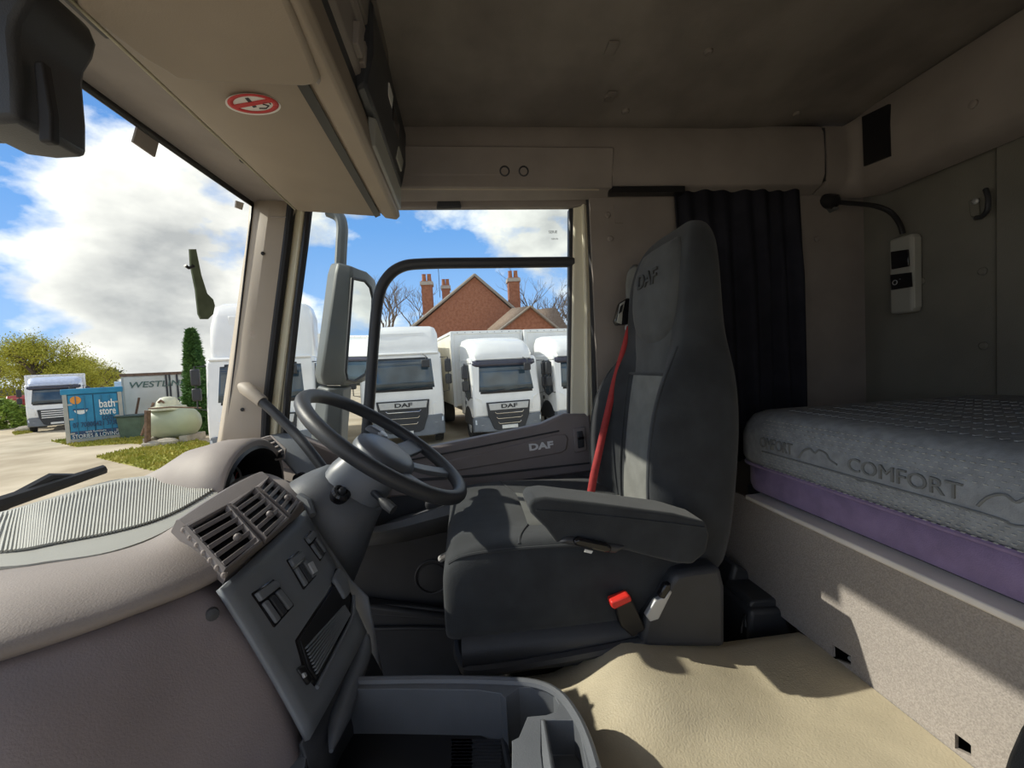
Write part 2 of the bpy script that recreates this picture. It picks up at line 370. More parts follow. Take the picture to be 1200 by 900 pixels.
mk('frame_strip', MB().loft([[q(342, 236, 1.39), q(363, 236, 1.385)], [q(332, 330, 1.39), q(352, 330, 1.385)], [q(317, 450, 1.39), q(336, 450, 1.385)], [q(309, 530, 1.39), q(327, 530, 1.385)]]), cream, ap, solid=.01, bevel=.004)
mk('cream_ridge', MB().tube([q(356, 240, 1.378), q(345, 330, 1.378), q(330, 450, 1.378), q(322, 520, 1.378)], .006, 8), cream, ap)
mk('window_seal', MB().tube([q(363, 238, 1.383), q(357, 290, 1.383), q(348, 360, 1.383), q(338, 450, 1.383), q(332, 530, 1.383)], .011, 8), blackp, ap)

# ================================================================== DRIVER'S DOOR
dr = thing('door_1', None, None, (0.0, 1.42, -0.95), kind='structure')
def dpoly(name, pts, Y, depth, m, bevel=.004, **k): return mk(name, MB().slab([q(x, y, Y) for x, y in pts], (0, depth, 0)), m, dr, bevel=bevel, **k)
dpoly('window_head', [(440, 205), (700, 205), (700, 235), (676, 242), (440, 243)], 1.385, .03, headertrim)
ha = dpoly('grab_catch', [(513, 232), (538, 231), (541, 243), (511, 244)], 1.372, .02, darkp, bevel=.005)
dpoly('frame_strip', [(672, 226), (688, 228), (694, 250), (699, 500), (668, 500), (671, 300)], 1.395, .03, litcream, bevel=.008)
mk('cream_ridge', MB().tube([q(683, 240, 1.392), q(687, 360, 1.392), q(688, 495, 1.392)], .007, 8), litcream, dr)
mk('door_seal', MB().tube(curve_pts([q(672, 224, 1.372), q(686, 228, 1.372), q(691, 245, 1.372), q(695, 360, 1.372), q(698, 490, 1.372), q(702, 640, 1.372)], 5), .010, 10), rubber, dr)
bar = curve_pts([q(427, 535, 1.41), q(433, 470, 1.41), q(438, 400, 1.41), q(443, 352, 1.41), q(452, 328, 1.41), q(470, 313, 1.41), q(500, 309, 1.41), q(580, 308, 1.41), q(672, 307, 1.41)], 6)
mk('window_bar', MB().tube(bar, .0175, 12), darkp, dr)
mk('side_bar', MB().slab([q(667, 243, 1.40), q(677, 243, 1.40), q(676, 494, 1.40), q(666, 494, 1.40)], (0, .03, 0)), darkp, dr, bevel=.006)
dpoly('upper_window_pane', [(330, 236), (672, 238), (672, 306), (490, 308), (455, 325), (441, 352), (436, 400), (427, 530), (330, 530)], 1.425, .004, windg, bevel=0)
gp = dpoly('window_pane', [(441, 352), (455, 325), (490, 308), (672, 306), (670, 497), (500, 535), (428, 530)], 1.432, .004, windg, bevel=0)
text('window_mark', 'SERIE', q(648, 272, 1.422), (1, 0, 0), (0, 0, 1), .013, greyp, dr, .0003)
text('window_mark', '43R-00', q(650, 280, 1.422), (1, 0, 0), (0, 0, 1), .008, greyp, dr, .0003)
# door card
dpoly('upper_panel', [(320, 500), (400, 532), (480, 529), (535, 518), (590, 507), (635, 497), (650, 490), (661, 485), (692, 485), (697, 553), (640, 560), (545, 575), (440, 585), (320, 590)], 1.385, .05, doorm, bevel=.008)
mk('sill_line', MB().tube([q(470, 541, 1.383), q(560, 524, 1.383), q(655, 505, 1.383)], .003, 6), darkp, dr)
dpoly('name_plate', [(490, 548), (560, 532), (652, 509), (663, 509), (666, 514), (664, 527), (658, 531), (560, 548), (500, 558)], 1.379, .02, doorm, bevel=.004)
text('lettering', 'DAF', q(634, 523, 1.3775), (1, 0, .06), (0, 0, 1), .030, mat('bright lettering', (.85, .86, .88), .4), dr, .0015, xs=1.45, bold=.0012)
sw = dpoly('catch_plate', [(672, 502), (686, 500), (688, 528), (674, 531)], 1.379, .02, doorm, bevel=.003)
dpoly('catch', [(676, 506), (683, 505), (685, 524), (678, 526)], 1.374, .02, darkp, bevel=.003)
mk('catch_grip', MB().tube([q(677, 514, 1.371), q(684, 513, 1.371)], .004, 8), gloss, dr)
dpoly('panel_groove', [(470, 562), (560, 556), (697, 541), (697, 543), (560, 559), (470, 566)], 1.383, .02, darkp, bevel=.001)
mk('arm_ledge', MB().slab([q(500, 578, 1.385), q(545, 572, 1.385), q(697, 550, 1.385), q(698, 584, 1.385), q(620, 590, 1.385), q(556, 594, 1.385), q(500, 590, 1.385)], (0, -.075, 0)), darkp, dr, bevel=.014, seg=3)
mk('pull_ledge', MB().loft([[q(420, 627, 1.38), q(420, 622, 1.33), q(420, 628, 1.32), q(425, 640, 1.37)], [q(470, 606, 1.38), q(470, 611, 1.30), q(470, 618, 1.29), q(475, 634, 1.37)], [q(520, 590, 1.38), q(520, 594, 1.28), q(522, 604, 1.27), q(526, 622, 1.37)], [q(549, 585, 1.38), q(551, 588, 1.29), q(553, 594, 1.28), q(552, 606, 1.37)]]), consolem, dr, angle=60, solid=.004)
mk('lower_panel', MB().box((-1.0, 1.392, -1.0), (0.43, 1.43, -.38)), darkp, dr)
mk('speaker_ring', MB().torus(q(507, 676, 1.39), (0, 1, 0), .055, .004, 28, 8), darkp, dr)
mk('speaker_cover', MB().lathe(q(507, 676, 1.395), (0, -1, 0), [(0, .05), (.006, .045), (.009, .02), (.009, 0)], 24), darkp, dr)
for a, b, dy in (((425, 707), (525, 716), 1.36), ((428, 719), (520, 726), 1.345), ((432, 737), (528, 737), 1.33)):
    mk('pocket_ridge', MB().tube([q(*a, dy), q((a[0] + b[0]) / 2, (a[1] + b[1]) / 2 - 1, dy), q(*b, dy)], .006, 8), darkp, dr)
mk('door_pocket', MB().slab([q(400, 705, 1.34), q(530, 722, 1.34), q(560, 900, 1.34), q(380, 900, 1.34)], (0, .05, 0)), darkp, dr, bevel=.01)

# ================================================================== OVERHEAD SHELF
sh = thing('overhead_shelf', 'beige overhead storage shelf above the windscreen with no-smoking sticker', 'shelf', (-0.35, 0.4, 0.45))
YN = -0.66
def ext(name, pts, m, y0=SH, y1=YN, bevel=.003, **k): return mk(name, MB().slab([q(x, y, SH) - Vector((0, SH - y0, 0)) for x, y in pts], (0, y1 - y0, 0)), m, sh, bevel=bevel, **k)
ext('shelf_bottom', [(346, 245), (352, 248), (440, 254), (447, 251), (450, 228), (350, 222)], beige, bevel=.006, seg=3)
ext('rear_lip', [(446, 250), (452, 256), (465, 258), (469, 254), (461, 212), (452, 205), (447, 225)], beige, bevel=.004)
ext('lid_gap', [(440, 255.2), (446, 252.6), (446, 251), (440, 253)], blackp, bevel=0)
ext('fascia', [(452, 226), (463, 226), (464, 165), (471, 155), (471, 135), (350, 135), (350, 226)], darkp, bevel=0)
ext('fascia_panel', [(462, 214), (467, 212), (468, 186), (463, 184)], headertrim, y0=.95)
ext('fascia_rail', [(463, 186), (469, 186), (471, 178), (463, 176)], headertrim, y0=1.02, bevel=.004)
ext('upper_box', [(463, 178), (472, 176), (474, 150), (472, 128), (455, 128)], headliner, y0=1.05, bevel=.004)
ext('end_box', [(463, 224), (471, 220), (476, 196), (476, 160), (470, 146), (455, 146)], darkp, y0=1.30, y1=.84, bevel=.006)
ext('end_panel', [(464, 250), (470, 246), (471, 224), (464, 222)], lampm, y0=1.295, y1=.93, bevel=.003)
def facbox(name, y0, y1, p0, p1, m, out=.006):
    a = q(*p0, SH); b = q(*p1, SH)
    mk(name, MB().hexa([(a.x, y0, a.z), (a.x + out, y0, a.z), (a.x + out, y1, a.z), (a.x, y1, a.z), (b.x, y0, b.z), (b.x + out, y0, b.z), (b.x + out, y1, b.z), (b.x, y1, b.z)]), m, sh, bevel=.002)
for k in range(4): facbox('switch', .80 + .045 * k - .02, .80 + .045 * k + .016, (466, 208), (467, 192), headertrim, .012)
facbox('indicator', 1.0, 1.05, (474, 188), (475, 176), whitep); facbox('indicator', 1.16, 1.24, (472, 212), (474, 200), lampm); facbox('display', 1.06, 1.15, (474, 196), (475, 182), gloss)
c = qx(455, 28, q(473, 140, SH).x); mk('hole_plug', MB().lathe(c, (1, 0, -.1), [(-.01, .012), (.006, .012), (.006, 0)], 14), blackp, sh)
# fold-down lid in the near half of the shelf
zb = q(400, 250, SH).z - .004
lid = [qz(90, -12, zb), qz(128, 22, zb), qz(166, 52, zb), qz(190, 66, zb), qz(205, 77, zb), qz(240, 81, zb), qz(300, 84, zb), qz(355, 86, zb), qz(370, 84, zb), qz(375, 77, zb), qz(348, 4, zb), qz(338, -20, zb), qz(300, -160, zb), qz(60, -160, zb)]
mk('lid', MB().slab(lid, (0, 0, -.022)), beige, sh, bevel=.009, seg=4)
mk('lid_hinge', MB().tube([qz(368, 82, zb - .006), qz(381, 101, zb), qz(384, 108, zb + .004)], [.012, .008, .004], 10), headertrim, sh)
mk('lid_catch', MB().tube([qz(178, 57, zb - .006), qz(190, 63, zb - .01), qz(199, 72, zb - .004)], [.004, .006, .003], 8), darkp, sh)
mk('front_edge', MB().loft([[Vector((q(346, 246, SH).x, y, q(346, 246, SH).z)), Vector((q(341, 240, SH).x, y, q(341, 240, SH).z))] for y in (SH, YN)]), cream, sh, solid=.004)
# no-smoking sticker: disc, ring, bar, cigarette, smoke
def st(px, py, h=0.0): return qz(px, py, zb + .0035 - h)
cx, cy = 296.5, 121.5
def ell(a, k=1.0): return (cx + 32.5 * k * cos(a) + 2.2 * k * sin(a), cy + 3.2 * k * cos(a) - 12.0 * k * sin(a))
zs = q(400, 252.6, SH).z
def ss(p, h): return qz(p[0], p[1], zs - h)
NS = 40
mk('sticker', MB().slab([ss(ell(2 * pi * i / NS), .0) for i in range(NS)], (0, 0, -.0016)), paperw, sh)
mk('sticker_ring', MB().loft([[ss(ell(2 * pi * i / NS, k), .0022) for k in (.93, .72)] for i in range(NS + 1)]), stred, sh, solid=.0008)
b0 = Vector((ell(radians(215), .80))); b1 = Vector((ell(radians(40), .80))); bd = Vector((2.6, 1.8))
mk('sticker_bar', MB().slab([ss(tuple(b0 - bd), .0020), ss(tuple(b0 + bd), .0020), ss(tuple(b1 + bd), .0020), ss(tuple(b1 - bd), .0020)], (0, 0, -.001)), stred, sh)
mk('sticker_cigarette', MB().slab([ss(t, .0018) for t in ((287, 115), (291, 114.5), (301, 125), (297, 126))], (0, 0, -.0006)), darkp, sh)
mk('sticker_smoke', MB().tube([ss(t, .0022) for t in ((304, 127), (312, 127), (315, 124), (308, 122), (309, 119.5), (315, 120), (317, 122))], .0011, 6), darkp, sh)

# device hanging at the top of the windscreen
dv = thing('dash_camera', 'black plastic camera unit hanging at the top of the windscreen', 'camera', tuple(q(50, 90, .62)))
YD = .66
def dp(name, pts, Y, depth, m, bevel=.008): return mk(name, MB().slab([q(x, y, Y) for x, y in pts], (0, -depth, 0)), m, dv, bevel=bevel, seg=3)
dp('housing', [(-60, -30), (62, -30), (61, 20), (54, 48), (48, 52), (51, 95), (54, 150), (48, 170), (30, 172), (-60, 168)], YD, .09, blackp, .012)
dp('side_arm', [(57, 44), (72, 28), (92, 24), (108, 34), (116, 55), (112, 72), (102, 88), (100, 102), (104, 150), (104, 186), (70, 188), (36, 184), (26, 172), (52, 164), (56, 90)], YD - .03, .09, darkp, .014)
dp('edge_strip', [(50, 80), (62, 79), (72, 140), (72, 172), (56, 172), (54, 130)], YD - .095, .012, rubber, .003)
dp('mount', [(-60, -60), (70, -60), (66, 4), (-60, 8)], YD - .02, .08, rubber, .01)
# tag and sticker on the windscreen, then a shape imitating a reflection
def onglass(px, py, off=.006):
    d = ray(px, py)
    # windscreen is met numerically
    lo, hi = .3, 4.0
    for _ in range(40):
        m_ = (lo + hi) / 2; p = d * m_; y = max(-.6, min(1.39, p.y)); a, b = windtop(y), windbot(y); k = (a.z - p.z) / (a.z - b.z); xg = a.x + (b.x - a.x) * k - .03 * sin(pi * max(0, min(1, k))) * max(0, 1 - ((y - .4) / 1.02) ** 2)
        if p.x > xg: lo = m_
        else: hi = m_
    return d * (lo - off)
mk('windscreen_tag', MB().slab([onglass(*p) for p in ((163, 142), (188, 160), (182, 184), (156, 166))], (-.004, 0, 0)), headertrim, label='small square brown tag stuck at the top of the windscreen', cat='sticker')
mk('windscreen_sticker', MB().slab([onglass(*p) for p in ((277, 235), (286, 238), (284, 246), (276, 243))], (-.003, 0, 0)), paperw, label='tiny pale sticker in the upper corner of the windscreen by the pillar', cat='sticker')
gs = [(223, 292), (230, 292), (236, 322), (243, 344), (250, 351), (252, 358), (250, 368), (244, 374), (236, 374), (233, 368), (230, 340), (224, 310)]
strip = mk('windscreen_reflection', MB().slab([onglass(*p) for p in gs], (-.004, 0, 0)), mat('green grey reflection', (0.20, 0.25, 0.16), .7, .15, 30), label='curved grey-green strip on the windscreen, wider at its lower end', cat='sticker')  # added flat shape, coloured to imitate a reflection in the glass
mk('clip', MB().tube([onglass(217, 311, .01), onglass(221, 314, .012), onglass(227, 312, .01)], .004, 6), blackp, strip)  # dark speck inside the imitated reflection

# ================================================================== DASHBOARD
da = thing('dashboard', 'grey-brown lorry dashboard with ribbed top, vents and switch panel', 'dashboard', (-.45, .6, -1.0))
P = [[(-300, 740, .60), (-300, 765, .50), (-300, 820, .42), (-300, 886, .365)],
     [(-80, 676, .62), (-80, 694, .57), (-80, 742, .49), (-80, 808, .43)],
     [(0, 661, .63), (0, 678, .58), (0, 720, .51), (0, 781, .465)],
     [(100, 648, .64), (100, 664, .60), (105, 702, .55), (112, 744, .515)],
     [(175, 630, .66), (180, 645, .63), (190, 676, .59), (200, 708, .565)],
     [(204, 612, .69), (210, 624, .668), (240, 660, .63), (258, 688, .605)],
     [(240, 589, .79), (255, 592, .75), (292, 636, .70), (306, 652, .69)],
     [(268, 565, .90), (297, 563, .85), (328, 606, .80), (338, 622, .79)],
     [(285, 553, .96), (322, 562, .93), (354, 592, .88), (356, 603, .87)],
     [(300, 550, 1.02), (335, 560, 1.0), (362, 585, .96), (366, 600, .95)]]
grid = [[qz(c[0][0], c[0][1], -.240)] + [q(*p) for p in c[1:]] for c in P]
rows = []
for c in grid:
    fwd = c[0] + Vector((-.05, 0.0, -.03)); dn = c[3] + Vector((-.06, .03, -.02)); rows.append([fwd] + c + [dn])
mk('pad', MB().loft(rows), padm, da, sub=2)
# ribbed grille panel on top
GC = [(0, 600), (60, 583), (130, 563), (190, 556), (235, 552), (272, 556)]
GN = [(0, 664), (60, 657), (130, 646), (190, 624), (235, 594), (275, 560)]
gz_ = -.236
far = [qz(-160, 640, gz_)] + [qz(*p, gz_) for p in GC]; near = [qz(-160, 668, gz_)] + [qz(*p, gz_) for p in GN]
far = curve_pts(far, 5); near = curve_pts(near, 5)
mk('grille_plate', MB().loft([[a + Vector((0, 0, -.02)), a, a.lerp(b, .33) + Vector((0, 0, .006)), a.lerp(b, .66) + Vector((0, 0, .006)), b, b + Vector((0, 0, -.02))] for a, b in zip(far, near)]), grillem, da, angle=50)
mb = MB(); nrib = 84
for i in range(nrib):
    t = .06 + .86 * i / (nrib - 1); k = t * (len(far) - 1); j = min(int(k), len(far) - 2); f = k - j
    b = near[j].lerp(near[j + 1], f); k = min(len(far) - 1.01, k + 1.2 * (1 - t)); j = int(k); a = far[j].lerp(far[j + 1], k - j)
    mb.tube([a.lerp(b, .12) + Vector((0, 0, .0055)), a.lerp(b, .5) + Vector((0, 0, .0074)), a.lerp(b, .86) + Vector((0, 0, .0055))], .0021, 5)
mk('grille_ribs', mb, grillem, da, kind='stuff')
# deck of the dash in front of and beside the grille, down to the windscreen
rows = []
for y in [1.38 - .1 * i for i in range(21)]:
    w = windbot(y); k_ = .55 * max(0, .62 - y); rows.append([w + Vector((-.02, 0, -.03)), w + Vector((.05, 0, -.012)), Vector((min(-.60, -.56 - k_), y, -.272)), Vector((-.46 - k_, y, -.31)), Vector((-.43 - k_, y, -.5))])
mk('deck', MB().loft(rows), padm, da, angle=60)
# lower passenger-side panel
M_ = [[(-300, 890, .36), (-300, 960, .35), (-300, 1060, .34), (-300, 1160, .33)],
     [(-80, 812, .425), (-80, 880, .41), (-80, 960, .39), (-80, 1060, .38)],
      [(0, 785, .46), (0, 850, .43), (0, 935, .41), (0, 1030, .39)],
      [(90, 755, .50), (100, 825, .47), (110, 915, .45), (120, 1020, .43)],
      [(180, 722, .55), (200, 792, .53), (228, 885, .51), (245, 1000, .49)],
      [(235, 700, .588), (275, 755, .585), (325, 838, .58), (345, 950, .56)],
      [(252, 693, .60), (300, 752, .60), (347, 838, .60), (366, 950, .57)]]
rows = [[q(*p) * (1.025, 1.008, 1, 1)[k] for k, p in enumerate(c)] for c in M_]; rows = [[r[0] + Vector((-.05, .02, .01))] + r for r in rows]
rows.append([r + Vector((-.02, .05, 0)) for r in rows[-1]])
mk('lower_panel', MB().loft(rows), mauve, da, sub=2)
mk('trim_clip', MB().lathe(q(249, 720, .585), (.5, -.8, .2), [(-.01, .0075), (.004, .0075), (.005, 0)], 14), darkp, da)
# centre switch panel
TL, TR, BR, BL = q(256, 691, .60), q(356, 599, .87), q(428, 742, .80), q(360, 868, .585)
def cpt(u, v, h=0.0):
    p = Patch(TL, TR, BR, BL); b = 4 * v * (1 - v) * .003 + 4 * u * (1 - u) * .002
    return p(u, v, (h + b) * SGN)
pn = Patch(TL, TR, BR, BL).n; SGN = 1 if pn.dot(-TL) > 0 else -1
ncol, nrow = 12, 12
mb = MB().loft([[cpt(i / ncol, j / nrow, -.02) if False else cpt(i / ncol, j / nrow) for j in range(nrow + 1)] for i in range(ncol + 1)])
mk('centre_panel', mb, panelm, da, angle=50, solid=.008)
def cbox(name, u0, u1, v0, v1, h0, h1, m, parent=da, bevel=.003, **k):
    mb = MB(); n = 3
    for_top = [[cpt(u0 + (u1 - u0) * i / n, v0 + (v1 - v0) * j / n, h1) for j in range(n + 1)] for i in range(n + 1)]
    mb.hexa([cpt(u0, v0, h0), cpt(u1, v0, h0), cpt(u1, v1, h0), cpt(u0, v1, h0), cpt(u0, v0, h1), cpt(u1, v0, h1), cpt(u1, v1, h1), cpt(u0, v1, h1)])
    return mk(name, mb, m, parent, bevel=bevel, **k)
def cuv(px, py):                 # where on the panel a picture point lies
    u, v = .5, .5; d = ray(px, py)
    for _ in range(60):
        p = cpt(u, v); t = p.dot(d) / d.dot(d); e = d * t - p
        du = cpt(u + .01, v) - p; dv_ = cpt(u, v + .01) - p
        a, b, c = du.dot(du), du.dot(dv_), dv_.dot(dv_); r, s = e.dot(du), e.dot(dv_); det = a * c - b * b
        u += .01 * (r * c - s * b) / det; v += .01 * (a * s - b * r) / det
    return u, v
def cquad(name, pts, h0, h1, m, parent=da, bevel=.003, seg=2, **k):
    uv = [cuv(*p) for p in pts]; n = len(uv)
    mb = MB().add([cpt(u, v, h0) for u, v in uv] + [cpt(u, v, h1) for u, v in uv], [tuple(range(n)), tuple(range(2 * n - 1, n - 1, -1))] + [((i + 1) % n, i, n + i, n + (i + 1) % n) for i in range(n)])
    return mk(name, mb, m, parent, bevel=bevel, seg=seg, **k)
for pts in (((289, 697), (318, 678), (344, 711), (318, 740)), ((331, 657), (348, 645), (370, 676), (353, 695)), ((352, 632), (362, 621), (381, 648), (373, 661))):
    s = cquad('switch', pts, -.004, .005, gloss, bevel=.004)
    c = Vector((sum(p[0] for p in pts) / 4, sum(p[1] for p in pts) / 4))
    def inn(f, g): # bilinear inside the switch
        a = Vector(pts[0]).lerp(Vector(pts[1]), f); b = Vector(pts[3]).lerp(Vector(pts[2]), f); return tuple(a.lerp(b, g))
    cquad('rocker', [inn(.10, .08), inn(.90, .08), inn(.90, .30), inn(.10, .30)], .003, .011, panelm, s, .002)
    for f in (.12, .40, .68): cquad('rocker', [inn(f, .36), inn(f + .20, .36), inn(f + .20, .92), inn(f, .92)], .003, .009, panelm if f != .40 else darkp, s, .002)
cquad('switch_mark', [(355, 664), (360, 661), (366, 673), (361, 676)], .004, .012, silver, bevel=.001)
# storage pocket with ribbed mat
cquad('pocket_rim', [(342, 752), (384, 688), (391, 666), (399, 672), (411, 700), (408, 727), (366, 808), (353, 793)], -.004, .006, gloss, bevel=.004)
cquad('pocket_liner', [(347, 752), (386, 692), (392, 674), (397, 677), (407, 702), (404, 725), (366, 799), (357, 785)], .004, .0075, blackp, bevel=.001)
for i in range(9):
    t = i / 8
    a = Vector((352, 762)).lerp(Vector((364, 792)), t); b = Vector((398, 712)).lerp(Vector((404, 722)), t)
    cquad('pocket_rib', [tuple(a), tuple(b), tuple(b + Vector((1, 1.6))), tuple(a + Vector((1, 1.8)))], .006, .0115, panelm, bevel=.001)
mk('pocket_edge', MB().tube(curve_pts([cpt(*cuv(*p), .006) for p in ((411, 700), (409, 726), (388, 768), (367, 808))], 5), .0035, 8), panelm, da)
cquad('knob', [(384, 682), (391, 668), (399, 676), (405, 698), (398, 706)], .004, .014, panelm, bevel=.005)
cquad('badge', [(334, 763), (341, 761), (345, 774), (338, 777)], -.002, .003, silver, bevel=.001)
cquad('socket', [(343, 786), (351, 781), (362, 800), (356, 806)], .003, .009, blackp, bevel=.003)
cquad('socket_ring', [(347, 793), (350, 792), (352, 797), (349, 799)], .008, .012, silver, bevel=.001)
# lower edge of the stack: padded roll and foot
mk('knee_roll', MB().tube(curve_pts([q(422, 748, .80), q(424, 765, .775), q(412, 800, .72), q(398, 840, .66), q(388, 880, .60)], 5), [.012] + [.017] * 15 + [.014, .011, .008, .005, .003], 12), consolem, da)
mk('stack_side', MB().loft([[q(356, 600, .90), q(410, 680, .86), q(430, 700, .85), q(440, 750, .84), q(447, 790, .82)], [q(340, 600, 1.0), q(380, 680, .98), q(400, 720, .98), q(410, 780, .96), q(415, 850, .94)]]), panelm, da, solid=.006, angle=60)
mk('stack_foot', MB().loft([[cpt(1, .9, -.01), cpt(.66, 1, -.01), cpt(.33, 1, -.01), cpt(0, 1, -.01)], [q(447, 790, .80), q(425, 830, .74), q(395, 880, .66), q(372, 930, .58)], [q(440, 900, .78), q(420, 960, .70), q(395, 1000, .64), q(372, 1040, .57)]]), darkp, da, solid=.006, angle=60)
# air vents
VA, VB, VC, VD = q(206, 620, .668), q(304, 561, .865), q(351, 598, .835), q(262, 676, .622)
vn = Patch(VA, VB, VC, VD); vs = 1 if vn.n.dot(-VA) > 0 else -1
def vpt(u, v, h=0): return vn(u, v, vs * (h + .010 + 4 * u * (1 - u) * .008))
def vuv(px, py):
    u, v = .5, .5; d = ray(px, py)
    for _ in range(60):
        p = vpt(u, v, .006); t = p.dot(d) / d.dot(d); e = d * t - p
        du = vpt(u + .01, v, .006) - p; dv_ = vpt(u, v + .01, .006) - p
        a, b, c = du.dot(du), du.dot(dv_), dv_.dot(dv_); r, s = e.dot(du), e.dot(dv_); det = a * c - b * b
        u += .01 * (r * c - s * b) / det; v += .01 * (a * s - b * r) / det
    return u, v
units = [((217, 622), (264, 598), (301, 641), (262, 672)), ((269, 596), (296, 578), (333, 613), (310, 636)), ((301, 576), (312, 565), (349, 594), (338, 609))]
mb = MB()
ns = 10
mk('vent_housing', MB().loft([[vpt(i / ns, v, h) for v, h in ((-.06, -.02), (-.05, .002), (0, .006), (1, .006), (1.03, .0), (1.04, -.02))] for i in range(ns + 1)], False, True), ventm, da, angle=50)
for U in units:
    uv = [Vector(vuv(*p)) for p in U]
    def vb(f, g, h): w = uv[0].lerp(uv[1], f).lerp(uv[3].lerp(uv[2], f), g); return vpt(w.x, w.y, h)
    w = mk('vent', MB().add([vb(f, g, h) for h in (.004, .0085) for f, g in ((0, 0), (1, 0), (1, 1), (0, 1))], [(3, 2, 1, 0), (4, 5, 6, 7), (0, 1, 5, 4), (1, 2, 6, 5), (2, 3, 7, 6), (3, 0, 4, 7)]), blackp, da)
    mk('vent_frame', MB().tube([vb(0, 0, .010), vb(1, 0, .012), vb(1, 1, .012), vb(0, 1, .010), vb(0, 0, .010)], .006, 8), ventm, w)
    for k in range(5):
        g = .10 + .185 * k
        mk('slat', MB().hexa([vb(0, g, .008), vb(1, g, .008), vb(1, g + .05, .008), vb(0, g + .05, .008), vb(0, g + .05, .018), vb(1, g + .05, .018), vb(1, g + .13, .016), vb(0, g + .13, .016)]), ventm, w, bevel=.0008)
    mk('slider', MB().ball(vb(.62, .70, .018), .006, 10, 6), ventm, w)
for k in range(7):
    a = Vector((214, 624)).lerp(Vector((261, 677)), k / 6); b = vpt(*vuv(a.x, a.y), .010)
    mk('thumbwheel_tooth', MB().ball(b, .0042, 8, 5), padm, da)
# instrument hood with dials and the little side vent
HC = Vector((0, 1.105, -.295))
def hood(x, hw, h, n=18, cy=None): return [Vector((x, (cy or HC.y) + hw * cos(pi * i / n) * -1, HC.z + h * max(0, sin(pi * i / n)) ** .75)) for i in range(n + 1)]
HX = -.53
rows = [hood(-.90, .03, .035, cy=1.25), hood(-.80, .07, .075, cy=1.21), hood(-.70, .115, .122, cy=1.155), hood(-.60, .150, .145, cy=1.115), hood(HX, .160, .147), hood(HX + .008, .155, .140), hood(HX + .004, .142, .122)]
mk('instrument_hood', MB().loft(rows), padm, da, angle=60)
mk('hood_bezel', MB().loft([hood(HX + .004, .147, .128), hood(HX + .010, .140, .120), hood(HX - .02, .128, .105), hood(HX - .09, .12, .095)]), blackp, da, angle=60)
mk('instrument_panel', MB().slab(hood(HX - .09, .125, .10), (-.01, 0, 0)), darkp, da)
for dy, r in ((-.068, .038), (.0, .028), (.068, .038)):
    dl = mk('dial', MB().lathe((HX - .088, HC.y + dy, -.265), (1, 0, 0), [(-.004, r), (.006, r), (.006, r * .9), (.002, r * .88), (.002, 0)], 24), gloss, da)
    mk('dial_ring', MB().torus((HX - .081, HC.y + dy, -.265), (1, 0, 0), r * .95, .003, 24, 8), silver, dl)
    mk('needle', MB().tube([(HX - .08, HC.y + dy, -.265), (HX - .08, HC.y + dy + r * .5, -.265 + r * .5)], .0015, 6), redp, dl)
# driver-side end of the dash with small vent
mk('end_cap', MB().loft([[q(300, 513, 1.34), q(318, 508, 1.36), q(345, 505, 1.38)], [q(318, 528, 1.28), q(345, 520, 1.30), q(366, 520, 1.34)], [q(348, 556, 1.22), q(362, 545, 1.24), q(385, 545, 1.28)], [q(368, 590, 1.16), q(382, 580, 1.20), q(400, 575, 1.25)], [q(390, 640, 1.12), q(400, 640, 1.2), q(420, 640, 1.3)]]), panelm, da, sub=1, solid=.004)
sv = mk('vent', MB().slab([q(303, 516, 1.27), q(318, 512, 1.27), q(333, 528, 1.235), q(331, 535, 1.23), q(324, 537, 1.23)], (-.01, .02, -.012)), blackp, da, bevel=.002)
for k in range(4):
    a = q(305 + 6 * k, 517 + 5 * k, 1.262 - .008 * k); b = q(318 + 4.4 * k, 513.5 + 4.6 * k, 1.262 - .008 * k)
    mk('slat', MB().tube([a, b], .0032, 6), padm, sv)
mk('vent_frame', MB().tube([q(302, 515, 1.262), q(318, 511, 1.262), q(335, 527, 1.228), q(333, 537, 1.222), q(324, 539, 1.222), q(302, 515, 1.262)], .003, 6), padm, sv)
mk('knob', MB().lathe(q(352, 561, 1.17), (.8, -.5, .3), [(-.01, .016), (.008, .016), (.012, .01), (.012, 0)], 16), gloss, da)
# ignition stalk beside the vents
mk('switch_pod', MB().tube([q(350, 585, .93), q(360, 590, .92), q(366, 604, .90)], [.014, .012, .008], 10), panelm, da)
# ================================================================== STEERING
WN = Vector((.60, 0, .80)).normalized(); WC = q(453, 521, 1.03)
wu = Vector((0, 1, 0)); wv = WN.cross(wu).normalized()        # wv points along the rim towards the driver or away
if wv.x < 0: wv = -wv
def wp(a, b, h=0.0): return WC + wu * a + wv * b + WN * h     # a across, b towards the driver, h above the wheel plane
st_ = thing('steering_wheel', 'black steering wheel with grey hub on its tilted column', 'steering wheel', tuple(WC))
mk('rim', MB().torus(WC, WN, .208, .0165, 64, 12), darkp, st_)
hub = [[wp(.085 * c * k, .075 * s * k + .01, h) for c, s in [(cos(2 * pi * i / 20), sin(2 * pi * i / 20)) for i in range(20)]] for k, h in ((.9, -.045), (1.05, -.03), (1.0, -.012), (.8, -.002), (.5, .002), (.02, .003))]
mk('hub', MB().loft(hub, True, True), silver if False else mat('hub grey plastic', (.16, .175, .20), .4, .05, 10), st_, angle=60)
for a0 in (18, 162, 58, 122):
    a = radians(a0); d = wu * cos(a) + wv * sin(a); s = WN.cross(d)
    wd = .026 if a0 in (18, 162) else .018
    mk('spoke', MB().loft([[WC + d * r + s * w * k + WN * h for k, w in ((-1, wd), (-1, wd * .7), (1, wd * .7), (1, wd))] for r, h in ((.06, -.03), (.12, -.022), (.17, -.012), (.203, -.002))]), mat('hub grey plastic', (.16, .175, .20)), st_, solid=.012, bevel=.003)
